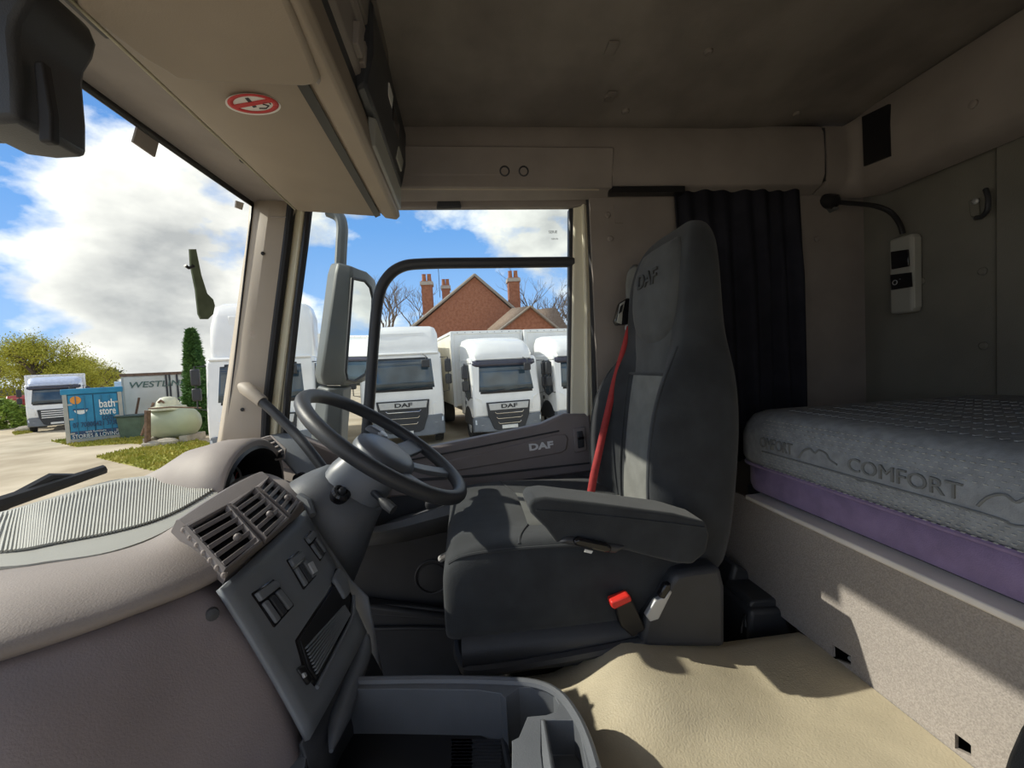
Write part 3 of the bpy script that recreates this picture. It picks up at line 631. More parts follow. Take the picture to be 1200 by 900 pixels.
mk('hub_button', MB().lathe(wp(.07, -.03, -.004), WN, [(-.01, .02), (.006, .018), (.009, .012), (.009, 0)], 14), silver, st_)
mk('switch_pad', MB().hexa([wp(.05, -.07, -.01), wp(.10, -.06, -.01), wp(.10, -.02, -.01), wp(.05, -.03, -.01), wp(.055, -.065, .006), wp(.095, -.055, .004), wp(.095, -.025, .004), wp(.055, -.032, .006)]), mat('hub grey plastic', (.16, .175, .20)), st_, bevel=.004)
scol = thing('steering_column', 'charcoal steering column shroud with ignition lock below the wheel', 'steering column', tuple(WC - WN * .4))
def ring(h, a, b, off=0.0, n=20, p=2.8):
    r = []
    for i in range(n):
        t = 2 * pi * i / n; c, s = cos(t), sin(t)
        r.append(wp(a * (abs(c) ** (2 / p)) * (1 if c > 0 else -1), b * (abs(s) ** (2 / p)) * (1 if s > 0 else -1) + off, h))
    return r
mk('collar', MB().loft([ring(-.135, .075, .075, -.005), ring(-.10, .075, .075, -.005), ring(-.06, .068, .068), ring(-.04, .06, .06)], True, True), mat('hub grey plastic', (.16, .175, .20)), scol, angle=50)
mk('shroud', MB().loft([ring(-.46, .13, .16, -.03), ring(-.36, .135, .16, -.035), ring(-.24, .125, .13, -.03), ring(-.16, .105, .10, -.02), ring(-.125, .085, .085, -.01), ring(-.118, .07, .07, -.01)], True, True), consolem, scol, angle=50)
mk('stalk', MB().tube([wp(-.05, .02, -.09), wp(-.08, .06, -.088), wp(-.09, .075, -.087), wp(-.10, .095, -.086)], [.008, .007, .012, .011], 10), darkp, scol)
mk('stalk', MB().tube([wp(.06, -.02, -.08), wp(.16, -.02, -.07), wp(.21, -.02, -.065)], [.008, .007, .010], 10), darkp, scol)
def onshroud(px, py):
    o = [c for c in scol.children if c.name.startswith('shroud')][0]; d = ray(px, py)
    ok, loc, n, i = o.ray_cast(-scol.location, d); return (loc + scol.location, n) if ok else (q(px, py, .93), Vector((0, -1, 0)))
c, n = onshroud(399, 579)
ig = mk('ignition_lock', MB().lathe(c, n, [(-.01, .021), (.006, .021), (.010, .017), (.010, .012), (.006, .011), (.006, 0)], 20), gloss, scol)
mk('key_slot', MB().lathe(c, n, [(.006, .008), (.016, .007), (.017, .003), (.017, 0)], 12), darkp, ig)
# grab handle by the A pillar
gh = thing('grab_handle', 'black grab handle with pale end cap rising to the windscreen pillar', 'handle', tuple(q(380, 548, 1.20)))
hpts = curve_pts([q(303, 467, 1.29), q(325, 487, 1.27), q(345, 507, 1.25), q(362, 527, 1.22), q(384, 556, 1.19)], 5)
mk('bar', MB().tube(hpts, .0135, 12), darkp, gh)
mk('end_cap', MB().tube([q(282, 452, 1.335), q(288, 455, 1.32), q(297, 462, 1.30), q(308, 471, 1.287)], [.010, .020, .019, .017], 12), cream if False else pillar_m, gh)

# ================================================================== DRIVER'S SEAT
se = thing('driver_seat', 'charcoal fabric driver seat with high backrest, armrest and red belt buckle', 'seat', (0.3, 1.04, -1.0))
YC = 1.045
def backring(z, hw, xf, bol, xr, lean=0.0):
    pts = [(0, xf), (-.40, xf), (-.60, xf - bol * .55), (-.82, xf - bol), (-.97, xf - bol * .75), (-1.0, xf + (xr - xf) * .45), (-.93, xr - .01), (-.6, xr), (0, xr)]
    full = pts + [(-u, x) for u, x in pts[-2:0:-1]]
    return [Vector((x, YC + u * hw, z)) for u, x in full]
ST = [(-.50, .20, .45, .03, .54), (-.43, .225, .43, .05, .555), (-.36, .238, .425, .065, .565), (-.26, .243, .435, .08, .575), (-.14, .243, .452, .085, .585), (-.06, .225, .468, .065, .59), (-.015, .200, .480, .04, .595), (.03, .185, .484, .012, .592), (.07, .181, .484, .006, .588), (.14, .178, .487, .004, .586), (.21, .172, .494, .004, .586), (.27, .155, .510, .0, .586), (.305, .122, .53, .0, .582), (.320, .075, .548, .0, .578)]
mk('backrest', MB().loft([backring(*s) for s in ST], True, True), seatf, se, sub=2)
def stz(z):
    for a, b in zip(ST, ST[1:]):
        if a[0] <= z <= b[0]:
            t = (z - a[0]) / (b[0] - a[0]); return [a[i] + (b[i] - a[i]) * t for i in range(5)]
    return list(ST[-1])
rows = []
for z in (-.42, -.36, -.28, -.20, -.12, -.07, -.045):
    s = stz(z); hw = .090 + .012 * (z + .42) / .37
    rows.append([Vector((s[2] + .012, YC - hw, z)), Vector((s[2] - .010, YC - hw * .96, z)), Vector((s[2] - .016, YC - hw * .5, z)), Vector((s[2] - .017, YC, z)), Vector((s[2] - .016, YC + hw * .5, z)), Vector((s[2] - .010, YC + hw * .96, z)), Vector((s[2] + .012, YC + hw, z))])
mk('back_insert', MB().loft(rows), seatl, se, sub=1)
rows = []
for z in (-.04, 0.0, .05, .10):
    s = stz(z); hw = .125
    rows.append([Vector((s[2] + .01, YC - hw, z)), Vector((s[2] - .008, YC - hw * .95, z)), Vector((s[2] - .010, YC, z)), Vector((s[2] - .008, YC + hw * .95, z)), Vector((s[2] + .01, YC + hw, z))])
mk('shoulder_panel', MB().loft(rows), seatm, se, sub=1)
def bproj(y, z):
    bpy.context.view_layer.update(); o = [c for c in se.children if c.name.startswith('backrest')][0]; ev = o.evaluated_get(bpy.context.evaluated_depsgraph_get())
    ok, loc, n, i = ev.ray_cast(Vector((-.2, y, z)) - se.location, (1, 0, 0)); return loc + se.location if ok else Vector((stz(z)[2], y, z))
for sgn in (-1, 1):
    mk('piping', MB().tube(curve_pts([Vector((stz(z)[2] - .012, YC + sgn * (.094 + .012 * (z + .42) / .37), z)) for z in (-.42, -.3, -.18, -.07, -.042)], 4), .004, 6), seatf, se)
    mk('piping', MB().tube(curve_pts([bproj(YC + sgn * .84 * stz(z)[1], z) for z in (-.44, -.36, -.26, -.14, -.06, -.005, .02)], 4), .0030, 6), seatf, se)
mk('seam', MB().tube([Vector((stz(-.042)[2] - .012, YC + y, -.042)) for y in (-.11, -.05, 0, .05, .11)], .004, 6), seatf, se)
# headrest cushion: oval pad standing proud
rows = []
def hr(t, k, h):                 # t round the outline, k scale, h off the surface
    a = 2 * pi * t; c, s = cos(a), sin(a)
    y = YC - .012 + .122 * k * (abs(c) ** .75) * (1 if c > 0 else -1); z = .165 + .135 * k * (abs(s) ** .85) * (1 if s > 0 else -1)
    x = stz(min(.30, z))[2] + (.035 if z > .27 else 0) * max(0, (z - .27) / .03)
    return Vector((x - h, y, z))
for k, h in ((1.0, -.012), (1.0, .004), (.93, .014), (.75, .020), (.4, .022), (.02, .022)): rows.append([hr(i / 28, k, h) for i in range(28)])
hp = mk('headrest', MB().loft(rows, True, True), seatm, se, angle=60)
text('lettering', 'DAF', (stz(.19)[2] - .0225, YC - .005, .195), (0, -1, 0), (.10, 0, 1), .052, mat('seat lettering', (.055, .058, .06), .8), hp, .0025, xs=1.15, bold=.001)
mk('underline', MB().tube([Vector((stz(.18)[2] - .0215, YC + .045, .158)), Vector((stz(.18)[2] - .0215, YC - .035, .160))], .002, 6), seatf, hp)
# cushion
def cush(x, zt, zb_, hw, bol):
    pts = [(0, zt), (-.45, zt), (-.68, zt + bol * .6), (-.88, zt + bol), (-1.0, zt + bol * .2), (-1.02, (zt + zb_) / 2), (-.98, zb_), (0, zb_)]
    full = pts + [(-u, z) for u, z in pts[-2:0:-1]]
    return [Vector((x, YC + u * hw, z)) for u, z in full]
CS = [(-.055, -.455, -.53, .205, .0), (-.068, -.42, -.545, .228, .0), (-.058, -.375, -.56, .242, .0), (-.025, -.352, -.565, .246, .0), (.05, -.350, -.565, .248, .004), (.16, -.366, -.565, .248, .022), (.28, -.382, -.565, .246, .034), (.40, -.385, -.56, .242, .034), (.47, -.40, -.55, .23, .02)]
mk('cushion', MB().loft([cush(*s) for s in CS], True, True), seatf, se, sub=2)
def onto(o, p, d, lift=.001):
    bpy.context.view_layer.update(); ev = o.evaluated_get(bpy.context.evaluated_depsgraph_get()); off = se.location; d = Vector(d).normalized()
    ok, loc, n, i = ev.ray_cast(Vector(p) - off - d * .4, d)
    return (loc + off - d * lift) if ok else Vector(p)
cu = [c for c in se.children if c.name.startswith('cushion')][0]
rows = []
for x, zt in ((.12, -.350), (.18, -.360), (.28, -.374), (.38, -.378), (.44, -.385)):
    rows.append([Vector((x, YC + y, zt + dz)) for y, dz in ((-.13, -.02), (-.125, .002), (0, .006), (.125, .002), (.13, -.02))])
mk('cushion_insert', MB().loft(rows), seatl, se, sub=1)
mk('seam', MB().tube([onto(cu, (.115 + .03 * cos(y * 12), YC + y, -.35), (0, 0, -1), 0) for y in [-.23 + .023 * k for k in range(21)]], .0028, 6), seatf, se)
mk('piping', MB().tube(curve_pts([onto(cu, (x, YC - .236, -.36), (0, .5, -1), 0) for x in (-.05, -.03, 0, .05, .10, .16, .22, .28, .34, .40)], 4), .0035, 6), seatf, se)
# pan and pedestal
mk('pan', MB().loft([[Vector((x, y, z)) for y, z in ((.825, -.515), (.796, -.535), (.790, -.560), (.796, -.588 - .002 * k), (.84, -.60 - .006 * k), (1.25, -.60 - .006 * k), (1.29, -.585), (1.29, -.56))] for k, x in enumerate((-.035, -.02, .02, .12, .22, .33, .46))], False, True), darkp, se, angle=50)
mk('pan_lip', MB().tube(curve_pts([Vector((-.045, 1.2, -.575)), Vector((-.045, .90, -.575)), Vector((-.035, .815, -.575)), Vector((0, .788, -.575)), Vector((.2, .787, -.568)), Vector((.36, .787, -.555))], 5), .011, 8), darkp, se)
mk('pedestal', MB().box((.05, .90, -1.0), (.45, 1.22, -.59)), blackp, se, bevel=.02)
mk('slide_lever', MB().tube([Vector((-.06, 1.22, -.53)), Vector((-.09, 1.24, -.55)), Vector((-.10, 1.25, -.56))], .01, 8), silver, se)
# side cover with recliner lever, belt stalk with red button
YS = .775
mk('side_cover', MB().slab([q(x, y, YS) for x, y in ((752, 746), (757, 725), (782, 688), (792, 672), (812, 668), (845, 664), (851, 690), (851, 760), (752, 760))], (0, .05, 0)), darkp, se, bevel=.012, seg=3)
mk('lever_plate', MB().slab([q(x, y, YS - .004) for x, y in ((757, 722), (768, 704), (779, 700), (785, 692), (788, 694), (772, 726), (762, 729))], (0, .012, 0)), silver, se, bevel=.002)
mk('lever', MB().slab([q(x, y, YS - .012) for x, y in ((772, 700), (780, 685), (787, 684), (786, 692), (779, 703))], (0, .014, 0)), gloss, se, bevel=.003)
mk('belt_stalk', MB().slab([q(x, y, .772) for x, y in ((720, 709), (741, 702), (757, 738), (742, 748), (728, 735))], (0, .02, 0)), blackp, se, bevel=.004)
mk('buckle_button', MB().slab([q(x, y, .765) for x, y in ((716, 706), (737, 698), (740, 700), (741, 705), (720, 715), (717, 712))], (0, .024, 0)), redp, se, bevel=.003)
# armrest
YR = .74
ar = mk('armrest', MB().slab([q(x, y, YR) for x, y in ((619, 592), (624, 585), (640, 583), (700, 590), (790, 602), (828, 612), (832, 628), (828, 648), (812, 662), (795, 661), (770, 655), (735, 646), (690, 638), (672, 634), (660, 634), (653, 638), (640, 620), (622, 602))], (0, .085, 0)), seatf, se, bevel=.026, seg=5)
mk('armrest_seam', MB().tube(curve_pts([q(x, y, YR - .001) for x, y in ((628, 598), (660, 600), (740, 608), (825, 618))], 5), .0016, 6), seatf, ar)
mk('armrest_base', MB().slab([q(x, y, YR - .006) for x, y in ((654, 637), (664, 629), (690, 633), (735, 641), (722, 650), (690, 644))], (0, .06, 0)), darkp, ar, bevel=.006)
mk('armrest_lever', MB().slab([q(x, y, YR - .014) for x, y in ((672, 634), (679, 631), (712, 638), (718, 642), (716, 648), (708, 648), (674, 640))], (0, .014, 0)), gloss, ar, bevel=.004)
mk('lever_mark', MB().slab([q(x, y, YR - .016) for x, y in ((686, 644), (695, 646), (693, 649), (685, 647))], (0, .003, 0)), whitep, ar)
# headrest frame and belt guide on the far shoulder, belt
mk('shoulder_cap', MB().loft([[q(733, 318, 1.225), q(743, 306, 1.215), q(752, 308, 1.20)], [q(732, 345, 1.235), q(742, 350, 1.215), q(750, 350, 1.20)], [q(738, 385, 1.235), q(748, 400, 1.22), q(756, 400, 1.20)], [q(747, 440, 1.25), q(752, 450, 1.23), q(760, 450, 1.21)]]), seatl, se, sub=1, solid=.01)
bg_ = mk('belt_guide', MB().slab([q(x, y, 1.215) for x, y in ((728, 354), (736, 349), (744, 350), (746, 372), (738, 380), (725, 381), (722, 376))], (0, .035, 0)), gloss, se, bevel=.006)
mk('guide_face', MB().slab([q(x, y, 1.213) for x, y in ((727, 356), (733, 352), (730, 366), (729, 380), (723, 378))], (0, .006, 0)), lampm, bg_, bevel=.002)
mk('guide_slot', MB().slab([q(x, y, 1.209) for x, y in ((727, 359), (731, 356), (729, 365), (725, 368))], (0, .004, 0)), blackp, bg_, bevel=.001)
bp_ = [q(737, 382, 1.205), q(732, 402, 1.20), q(720, 447, 1.19), q(707, 505, 1.18), q(696, 555, 1.17), q(690, 590, 1.17), q(688, 640, 1.18), q(690, 680, 1.20)]
wb_ = [.006, .007, .009, .010, .011, .011, .011, .011]
mk('seat_belt', MB().loft([[p + Vector((-w, 0, 0)), p + Vector((w, -.004, 0))] for p, w in zip(bp_, wb_)]), redm, se, solid=.003)
mk('belt_loop', MB().torus(q(737, 384, 1.222), (.2, 1, .3), .009, .003, 16, 6), silver, se)
mk('belt_tail', MB().tube([q(744, 384, 1.22), q(747, 392, 1.23), q(750, 400, 1.24)], .004, 6, 2), redm, se)

# ================================================================== BUNK
BX = .68
bt = thing('bunk', 'bunk with grey textured mattress, purple lower band and grey carpeted base board', 'bunk', (1.0, .2, -.60))
bb = mk('base_board', MB().box((BX, -.68, -.60), (BX + .006, 1.33, -.36)), carpet, bt)
def onb(px, py): return qx(px, py, BX)
cut(bb, [MB().slab([onb(*p) + Vector((-.01, 0, 0)) for p in pts], (.06, 0, 0)) for pts in (((975, 755), (997, 769), (997, 779), (976, 771)), ((1119, 859), (1138, 873), (1138, 886), (1119, 877)))])
for i, (a, b) in enumerate((((990, 772), (997, 776)), ((1128, 867), (1138, 876)))): mk('cut_out_clip', MB().tube([onb(*a) + Vector((.01, 0, 0)), onb(*b) + Vector((.008, 0, 0))], .004, 6), silver, bb)
mk('rail', MB().loft([[Vector((x, y, z)) for x, z in ((BX + .05, -.358), (BX - .012, -.360), (BX - .020, -.355), (BX - .020, -.345), (BX + .05, -.342))] for y in (.955, -.68)], False, True), whitep if False else mat('pale rail', (.88, .82, .75), .5), bt, bevel=.002)
mk('bed_board', MB().box((BX + .02, -.68, -.358), (1.39, 1.0, -.335)), darkp, bt)
# mattress outline seen from above (front edge, rounded corner, foot end)
def outline(inset):
    r = .06; pts = []
    x0, x1, y0, y1 = BX - .002 + inset, 1.385 - inset, -.675, 1.0 - inset
    pts.append((x0, y0))
    for k in range(41): pts.append((x0, y0 + (y1 - r - y0) * (k + 1) / 41))
    for a, b in arc((x0 + r, y1 - r), r, pi, pi / 2, 10): pts.append((a, b))
    for a, b in arc((x1 - .05, y1 - .05), .05, pi / 2, 0, 5): pts.append((a, b))
    pts.append((x1, y0)); return pts
def body(prof, name, m, **k):    # profile of (inset, z)
    return mk(name, MB().loft([[Vector((x, y, z)) for x, y in outline(i)] for i, z in prof], True, True), m, bt, **k)
body([(.02, -.337), (.004, -.333), (0, -.32), (0, -.272), (.004, -.268)], 'lower_band', purple, angle=50)
mat_top = [(.004, -.27), (-.006, -.262), (-.010, -.25), (-.010, -.20), (-.004, -.172), (.008, -.152), (.022, -.144), (.05, -.1395)]
body(mat_top, 'mattress', mattm, angle=60)
mk('band_seam', MB().tube([Vector((x, y, -.268)) for x, y in outline(-.006)[:52]], .004, 6), purple, bt)
# stitched dashes on the front face and the lettering band
mbs = MB()
for j in range(11):
    for i in range(125):
        z = -.263 + .0062 * j if j < 6 else -.190 + .0082 * (j - 6)
        y = -.62 + .0122 * i + (.0061 if j % 2 else 0)
        if y > .90: continue
        x = BX - .0135 + (0 if z < -.2 else (z + .2) * .22)
        mbs.box((x, y, z), (x + .003, y + .0048, z + .0011))
mk('stitching', mbs, stitchm, bt, kind='stuff')
mbs = MB()
for j in range(9):
    for i in range(95):
        x = BX + .05 + .055 * j; y = -.6 + .016 * i + (.008 if j % 2 else 0)
        if y < .9: mbs.box((x, y, -.1385), (x + .012, y + .004, -.1369))
mk('quilting', mbs, mattm, bt, kind='stuff')
ya_, yb_ = qx(994, 541, BX - .012), qx(1128, 577, BX - .012); wtx = ya_.y - yb_.y; ytx = (ya_.y + yb_.y) / 2; per = qx(880, 520, BX - .012).y - ya_.y + .02
per = wtx + .13
for y0 in (ytx + per, ytx, ytx - per, ytx - 2 * per):
    if y0 > .85: text('lettering', 'COMFORT'[1:], (BX - .0125, (.905 + ytx + per - wtx / 2) / 2, -.208), (0, -1, 0), (0, 0, 1), .034, mat('mattress lettering', (.17, .182, .19), .9), bt, .0022, fit=.905 - (ytx + per - wtx / 2))
    else: text('lettering', 'COMFORT', (BX - .0125, y0, -.208), (0, -1, 0), (0, 0, 1), .034, mat('mattress lettering', (.15, .162, .17), .9), bt, .0022, fit=wtx)
    ym = y0
    if y0 > .85: y0 = .83
    fig = curve_pts([Vector((BX - .0125, ym - .105 - a, -.212 + b)) for a, b in ((0, -.008), (.012, .008), (.028, .016), (.040, .010), (.050, .017), (.066, .014), (.075, .004), (.090, -.002))], 4)
    mk('motif', MB().tube(fig, .002, 6), mat('mattress lettering', (.085, .095, .10)), bt)
    mk('motif', MB().tube(curve_pts([Vector((BX - .0125, y0 + (.07 if y0 == .83 else .10) - a, -.228 + b)) for a, b in ((0, 0), (.21, 0), (.24, -.004), (.26, -.001), (.31, 0))], 4), .0018, 6), mat('mattress lettering', (.085, .095, .10)), bt)
# curtain gathered at the foot of the bunk
rows = []
nn = 96
for k in range(7):
    t = k / 6; z = .552 - .91 * t; r = []
    for i in range(nn + 1):
        u = i / nn; xl = q(795, 220, 1.30).x + .02 * t; xr = q(943, 220, 1.30).x
        x = xl + (xr - xl) * u
        w = (.016 * sin(u * 44 + .9 * sin(u * 7)) * (0.7 + .4 * t) + .010 * sin(u * 17 + 2 * t)) * (.3 + .7 * min(1, t * 3)) + .012 * max(0, 1 - 3 * t)
        r.append(Vector((x, 1.315 + w, z)))
    rows.append(r)
cu_ = mk('curtain', MB().loft(rows), curtm, label='dark pleated curtain hanging in the corner behind the driver seat', cat='curtain', solid=.004, angle=80)
mk('curtain_track', MB().box((c1 - .40, 1.31, .535), (c1 - .06, 1.345, .552)), darkp, cu_)
# control box, reading lamp, hook on the back wall
RX = 1.398
cb = thing('control_box', 'pale wall control box with two black switches beside the bunk', 'control box', tuple(qx(1062, 368, RX)))
y1_, y0_ = qx(1043, 320, RX - .03).y, qx(1071, 320, RX - .03).y
zt, zb2 = qx(1056, 277, RX - .03).z, qx(1058, 367, RX - .03).z
mk('housing', MB().box((RX - .035, y0_, zb2), (RX, y1_, zt)), lampm, cb, bevel=.010, seg=4)
def cbp(px, py): return qx(px, py, RX - .036)
mk('switch', MB().slab([cbp(*p) for p in ((1045, 295), (1066, 292), (1067, 312), (1046, 316))], (-.006, 0, 0)), gloss, cb, bevel=.003)
lab = mk('dial_plate', MB().slab([cbp(*p) for p in ((1044, 322), (1069, 319), (1070, 336), (1045, 340))], (-.003, 0, 0)), blackp, cb, bevel=.001)
mk('dial_ring', MB().torus(cbp(1050, 331) + Vector((-.004, 0, 0)), (1, 0, 0), .007, .0012, 18, 6), silver, lab)
mk('dial_mark', MB().ball(cbp(1056, 327) + Vector((-.004, 0, 0)), .0018, 6, 4), silver, lab)
mk('side_face', MB().box((RX - .030, y0_ - .0015, zb2 + .012), (RX - .004, y0_ + .004, zt - .012)), mat('lit side plastic', (.46, .46, .41), .5), cb, bevel=.004)  # near side coloured paler than the housing to imitate light on it
rl = thing('reading_lamp', 'black gooseneck reading lamp bent over above the control box', 'lamp', tuple(qx(1058, 272, RX - .01)))
gp_ = curve_pts([qx(1058, 274, 1.385), qx(1054, 262, 1.375), qx(1044, 249, 1.35), qx(1028, 242, 1.325), qx(1008, 239, 1.30), qx(982, 237, 1.275)], 5)
mk('gooseneck', MB().tube(gp_, .0075, 10), blackp, rl)
hp_ = gp_[-1]; hd = (gp_[-1] - gp_[-3]).normalized()
mk('lamp_head', MB().tube([hp_ - hd * .004, hp_ + hd * .008, hp_ + hd * .045, hp_ + hd * .055], [.010, .024, .026, .018], 14), blackp, rl)
mk('lens', MB().slab([hp_ + hd * .012 + Vector((0, -.018, -.024)), hp_ + hd * .045 + Vector((0, -.018, -.024)), hp_ + hd * .045 + Vector((0, .018, -.024)), hp_ + hd * .012 + Vector((0, .018, -.024))], (0, 0, -.006)), greyp, rl)
hk = thing('coat_hook', 'small dark coat hook with a screw on the back wall', 'hook', tuple(qx(1146, 240, 1.40)))
mk('plate', MB().slab([qx(x, y, 1.399) for x, y in ((1137, 235), (1148, 232), (1150, 252), (1139, 254))], (-.006, 0, 0)), wallfelt, hk, bevel=.002)
mk('hook', MB().tube(curve_pts([qx(1155, 222, 1.385), qx(1158, 232, 1.375), qx(1157, 246, 1.375), qx(1150, 254, 1.385), qx(1144, 255, 1.392)], 4), .006, 8), darkp, hk)
mk('screw', MB().lathe(qx(1143, 236, 1.392), (-1, 0, 0), [(-.002, .008), (.002, .008), (.005, .004), (.005, 0)], 12), silver, hk)
# black box behind the seat
bx = thing('equipment_box', 'black plastic box with a stepped lid behind the driver seat', 'box', tuple(q(900, 742, .88) + Vector((0, 0, -.1))))
mk('body', MB().slab([q(x, y, .87) for x, y in ((880, 716), (922, 714), (928, 742), (926, 800), (878, 800), (878, 742))], (0, .12, 0)), darkp, bx, bevel=.010, seg=3)
mk('lid', MB().slab([q(x, y, .885) for x, y in ((878, 710), (882, 704), (912, 702), (914, 714), (880, 716))], (0, .10, 0)), darkp, bx, bevel=.006, seg=3)
mk('cable', MB().tube(curve_pts([q(868, 742, .86), q(870, 728, .87), q(873, 720, .89), q(874, 735, .88)], 4), .003, 6), blackp, bx)
mk('storage_unit', MB().slab([q(x, y, .98) for x, y in ((862, 660), (905, 688), (935, 720), (940, 830), (850, 830), (856, 680))], (0, .30, 0)), darkp, label='dark storage unit in the gap between driver seat and bunk', cat='storage unit', bevel=.01)
# centre console tray
cz = -.515
co = thing('centre_console', 'charcoal centre console tray with cup holder and pocket on the engine cover', 'console', (0, .5, -.6))
def cq(x, y, dz=0.0): return qz(x, y, cz + dz)
outl = [cq(392, 800), cq(420, 793), cq(500, 793), cq(570, 794), cq(610, 796), cq(640, 803), cq(664, 819), cq(682, 842), cq(696, 872), cq(707, 905), cq(718, 960), cq(722, 1040)]
outl = curve_pts(outl, 3) + [Vector((outl[0].x - .05, outl[-1].y - .02, cz)), Vector((outl[0].x - .05, outl[0].y, cz))]
cb2 = mk('tray', MB().slab(outl, (0, 0, -.11)), consolem, co, bevel=.0)
hole = [(405, 806), (470, 806), (560, 807), (586, 811), (592, 818), (596, 840), (600, 870), (598, 1040), (330, 1040), (360, 880)]
hole = [cq(*p, .002) for p in hole]
cup_c = [cq(596, 868, .002), cq(592, 842, .002), (cq(594, 815, .002)), cq(608, 804, .002), cq(630, 804, .002), cq(648, 812, .002), cq(655, 824, .002), cq(652, 832, .002), cq(640, 836, .002), cq(618, 838, .002), cq(608, 862, .002)]
slot = [cq(x, y, .002) for x, y in ((634, 842), (672, 842), (678, 850), (684, 880), (694, 930), (640, 930), (634, 880))]
cut(cb2, [MB().slab(hole, (0, 0, -.085)), MB().slab(cup_c, (0, 0, -.10)), MB().slab(slot, (0, 0, -.055))])
md = cb2.modifiers.new('bevel', 'BEVEL'); md.width = .006; md.segments = 3; md.limit_method = 'ANGLE'; md.angle_limit = radians(50)
mk('rim_bead', MB().tube(curve_pts([cq(x, y, .001) for x, y in ((395, 799), (500, 797), (580, 798), (628, 802), (656, 815), (676, 841), (690, 872), (700, 905))], 4), .007, 8), consolem, co)
def tf(x, y, d=-.082): return qz(x, y, cz + d)
mk('tray_mat', MB().slab([tf(370, 868), tf(420, 862), tf(560, 862), tf(592, 878), tf(605, 960), tf(360, 960)], (0, 0, .006)), blackp, co, bevel=.003)
mbs = MB()
for i in range(34):
    for j in range(10):
        c = tf(530 + 2.4 * (i % 24) + (1 if j % 2 else 0), 868 + 4 * j, -.076); mbs.lathe(c, (0, 0, 1), [(-.001, .0028), (.0012, .0022), (.0012, 0)], 6)
mk('mat_pimples', mbs, darkp, co, kind='stuff')
mk('tray_step', MB().tube([tf(380, 858, -.078), tf(470, 856, -.078), tf(570, 857, -.078), tf(590, 866, -.078), tf(598, 905, -.078)], .006, 8), darkp, co)
mk('pocket_wall', MB().slab([cq(628, 838, -.004), cq(640, 840, .004), cq(652, 905, .004), cq(650, 960, .004), cq(600, 960, -.03), cq(600, 890, -.02)], (0, 0, -.06)), consolem, co, bevel=.006)
# edge of the passenger seat
ps = mk('passenger_seat', MB().slab([q(x, y, .42) for x, y in ((1164, 905), (1172, 880), (1186, 848), (1200, 825), (1260, 800), (1260, 1000), (1155, 960))], (0, -.30, 0)), seatf, label='dark edge of the passenger seat beside the bunk board', cat='seat', bevel=.02, seg=3)
# ================================================================== OUTSIDE: PAINTS
tw = mat('white lorry paint', (0.88, 0.88, 0.87), 0.25, 0.03, 3, coat=.3)
boxw = mat('cream box body', (0.84, 0.80, 0.70), 0.5, 0.05, 2)
tglass = mat('lorry windscreen', (0.035, 0.06, 0.085), 0.04, 0.3, 2, spec=0.9)
tgrey = mat('grey bumper', (0.17, 0.19, 0.22), 0.45, 0.06, 5)
tdark = mat('lorry dark plastic', (0.03, 0.032, 0.038), 0.5, 0.1, 6)
tyre = mat('tyre', (0.02, 0.02, 0.021), 0.85, 0.15, 12)
lampg = mat('headlamp', (0.62, 0.66, 0.70), 0.12, 0.1, 20, metal=.4)
brick_m = mat('red brick', (0.30, 0.115, 0.065), 0.9, 0.2, 6, col2=(0.40, 0.17, 0.10))
tile_m = mat('brown roof tile', (0.20, 0.14, 0.105), 0.9, 0.2, 8, 0.6, 18, kind='wave', col2=(0.28, 0.21, 0.16))
verge_m = mat('pale verge', (0.33, 0.29, 0.25), .8)
bluec = mat('blue container paint', (0.012, 0.20, 0.40), 0.45, 0.12, 2, col2=(0.02, 0.26, 0.47))
bluec2 = mat('blue container edge', (0.03, 0.19, 0.33), 0.5, 0.1, 3)
rustg = mat('weathered grey steel', (0.36, 0.38, 0.37), 0.6, 0.1, 3, col2=(0.47, 0.45, 0.40))
contw = mat('weathered white box', (0.56, 0.56, 0.51), 0.6, 0.1, 1.2, col2=(0.66, 0.66, 0.63))
tankm = mat('pale green tank', (0.42, 0.46, 0.33), 0.5, 0.06, 2)
rustm = mat('rusty steel', (0.16, 0.10, 0.07), 0.85, 0.3, 8)
skipm = mat('green bin', (0.10, 0.15, 0.10), 0.6, 0.15, 3)
bark = mat('bark', (0.11, 0.085, 0.06), 0.95, 0.25, 4)
twig = mat('bare twig', (0.17, 0.14, 0.12), 0.95, 0.2, 4)
willow_m = mat('willow leaf', (0.36, 0.36, 0.035), 0.8, 0.2, 1.5, col2=(0.47, 0.45, 0.06))
shrub_m = mat('shrub leaf', (0.15, 0.26, 0.03), 0.8, 0.2, 2, col2=(0.26, 0.36, 0.05))
conif_m = mat('conifer leaf', (0.05, 0.13, 0.03), 0.8, 0.2, 2, col2=(0.10, 0.20, 0.05))
fartree = mat('distant tree', (0.09, 0.10, 0.085), 0.95, 0.2, 1)
grass_m = mat('verge grass', (0.28, 0.30, 0.04), 0.9, 0.2, 1.2, col2=(0.42, 0.37, 0.08))
gravel = mat('gravel yard', (0.36, 0.295, 0.205), 0.95, 0.2, .5, 0.9, 5, col2=(0.56, 0.48, 0.36))
stone_m = mat('pale rubble', (0.42, 0.38, 0.32), 0.95, 0.2, 3)
orange = mat('sun orange', (0.75, 0.30, 0.05), .6)
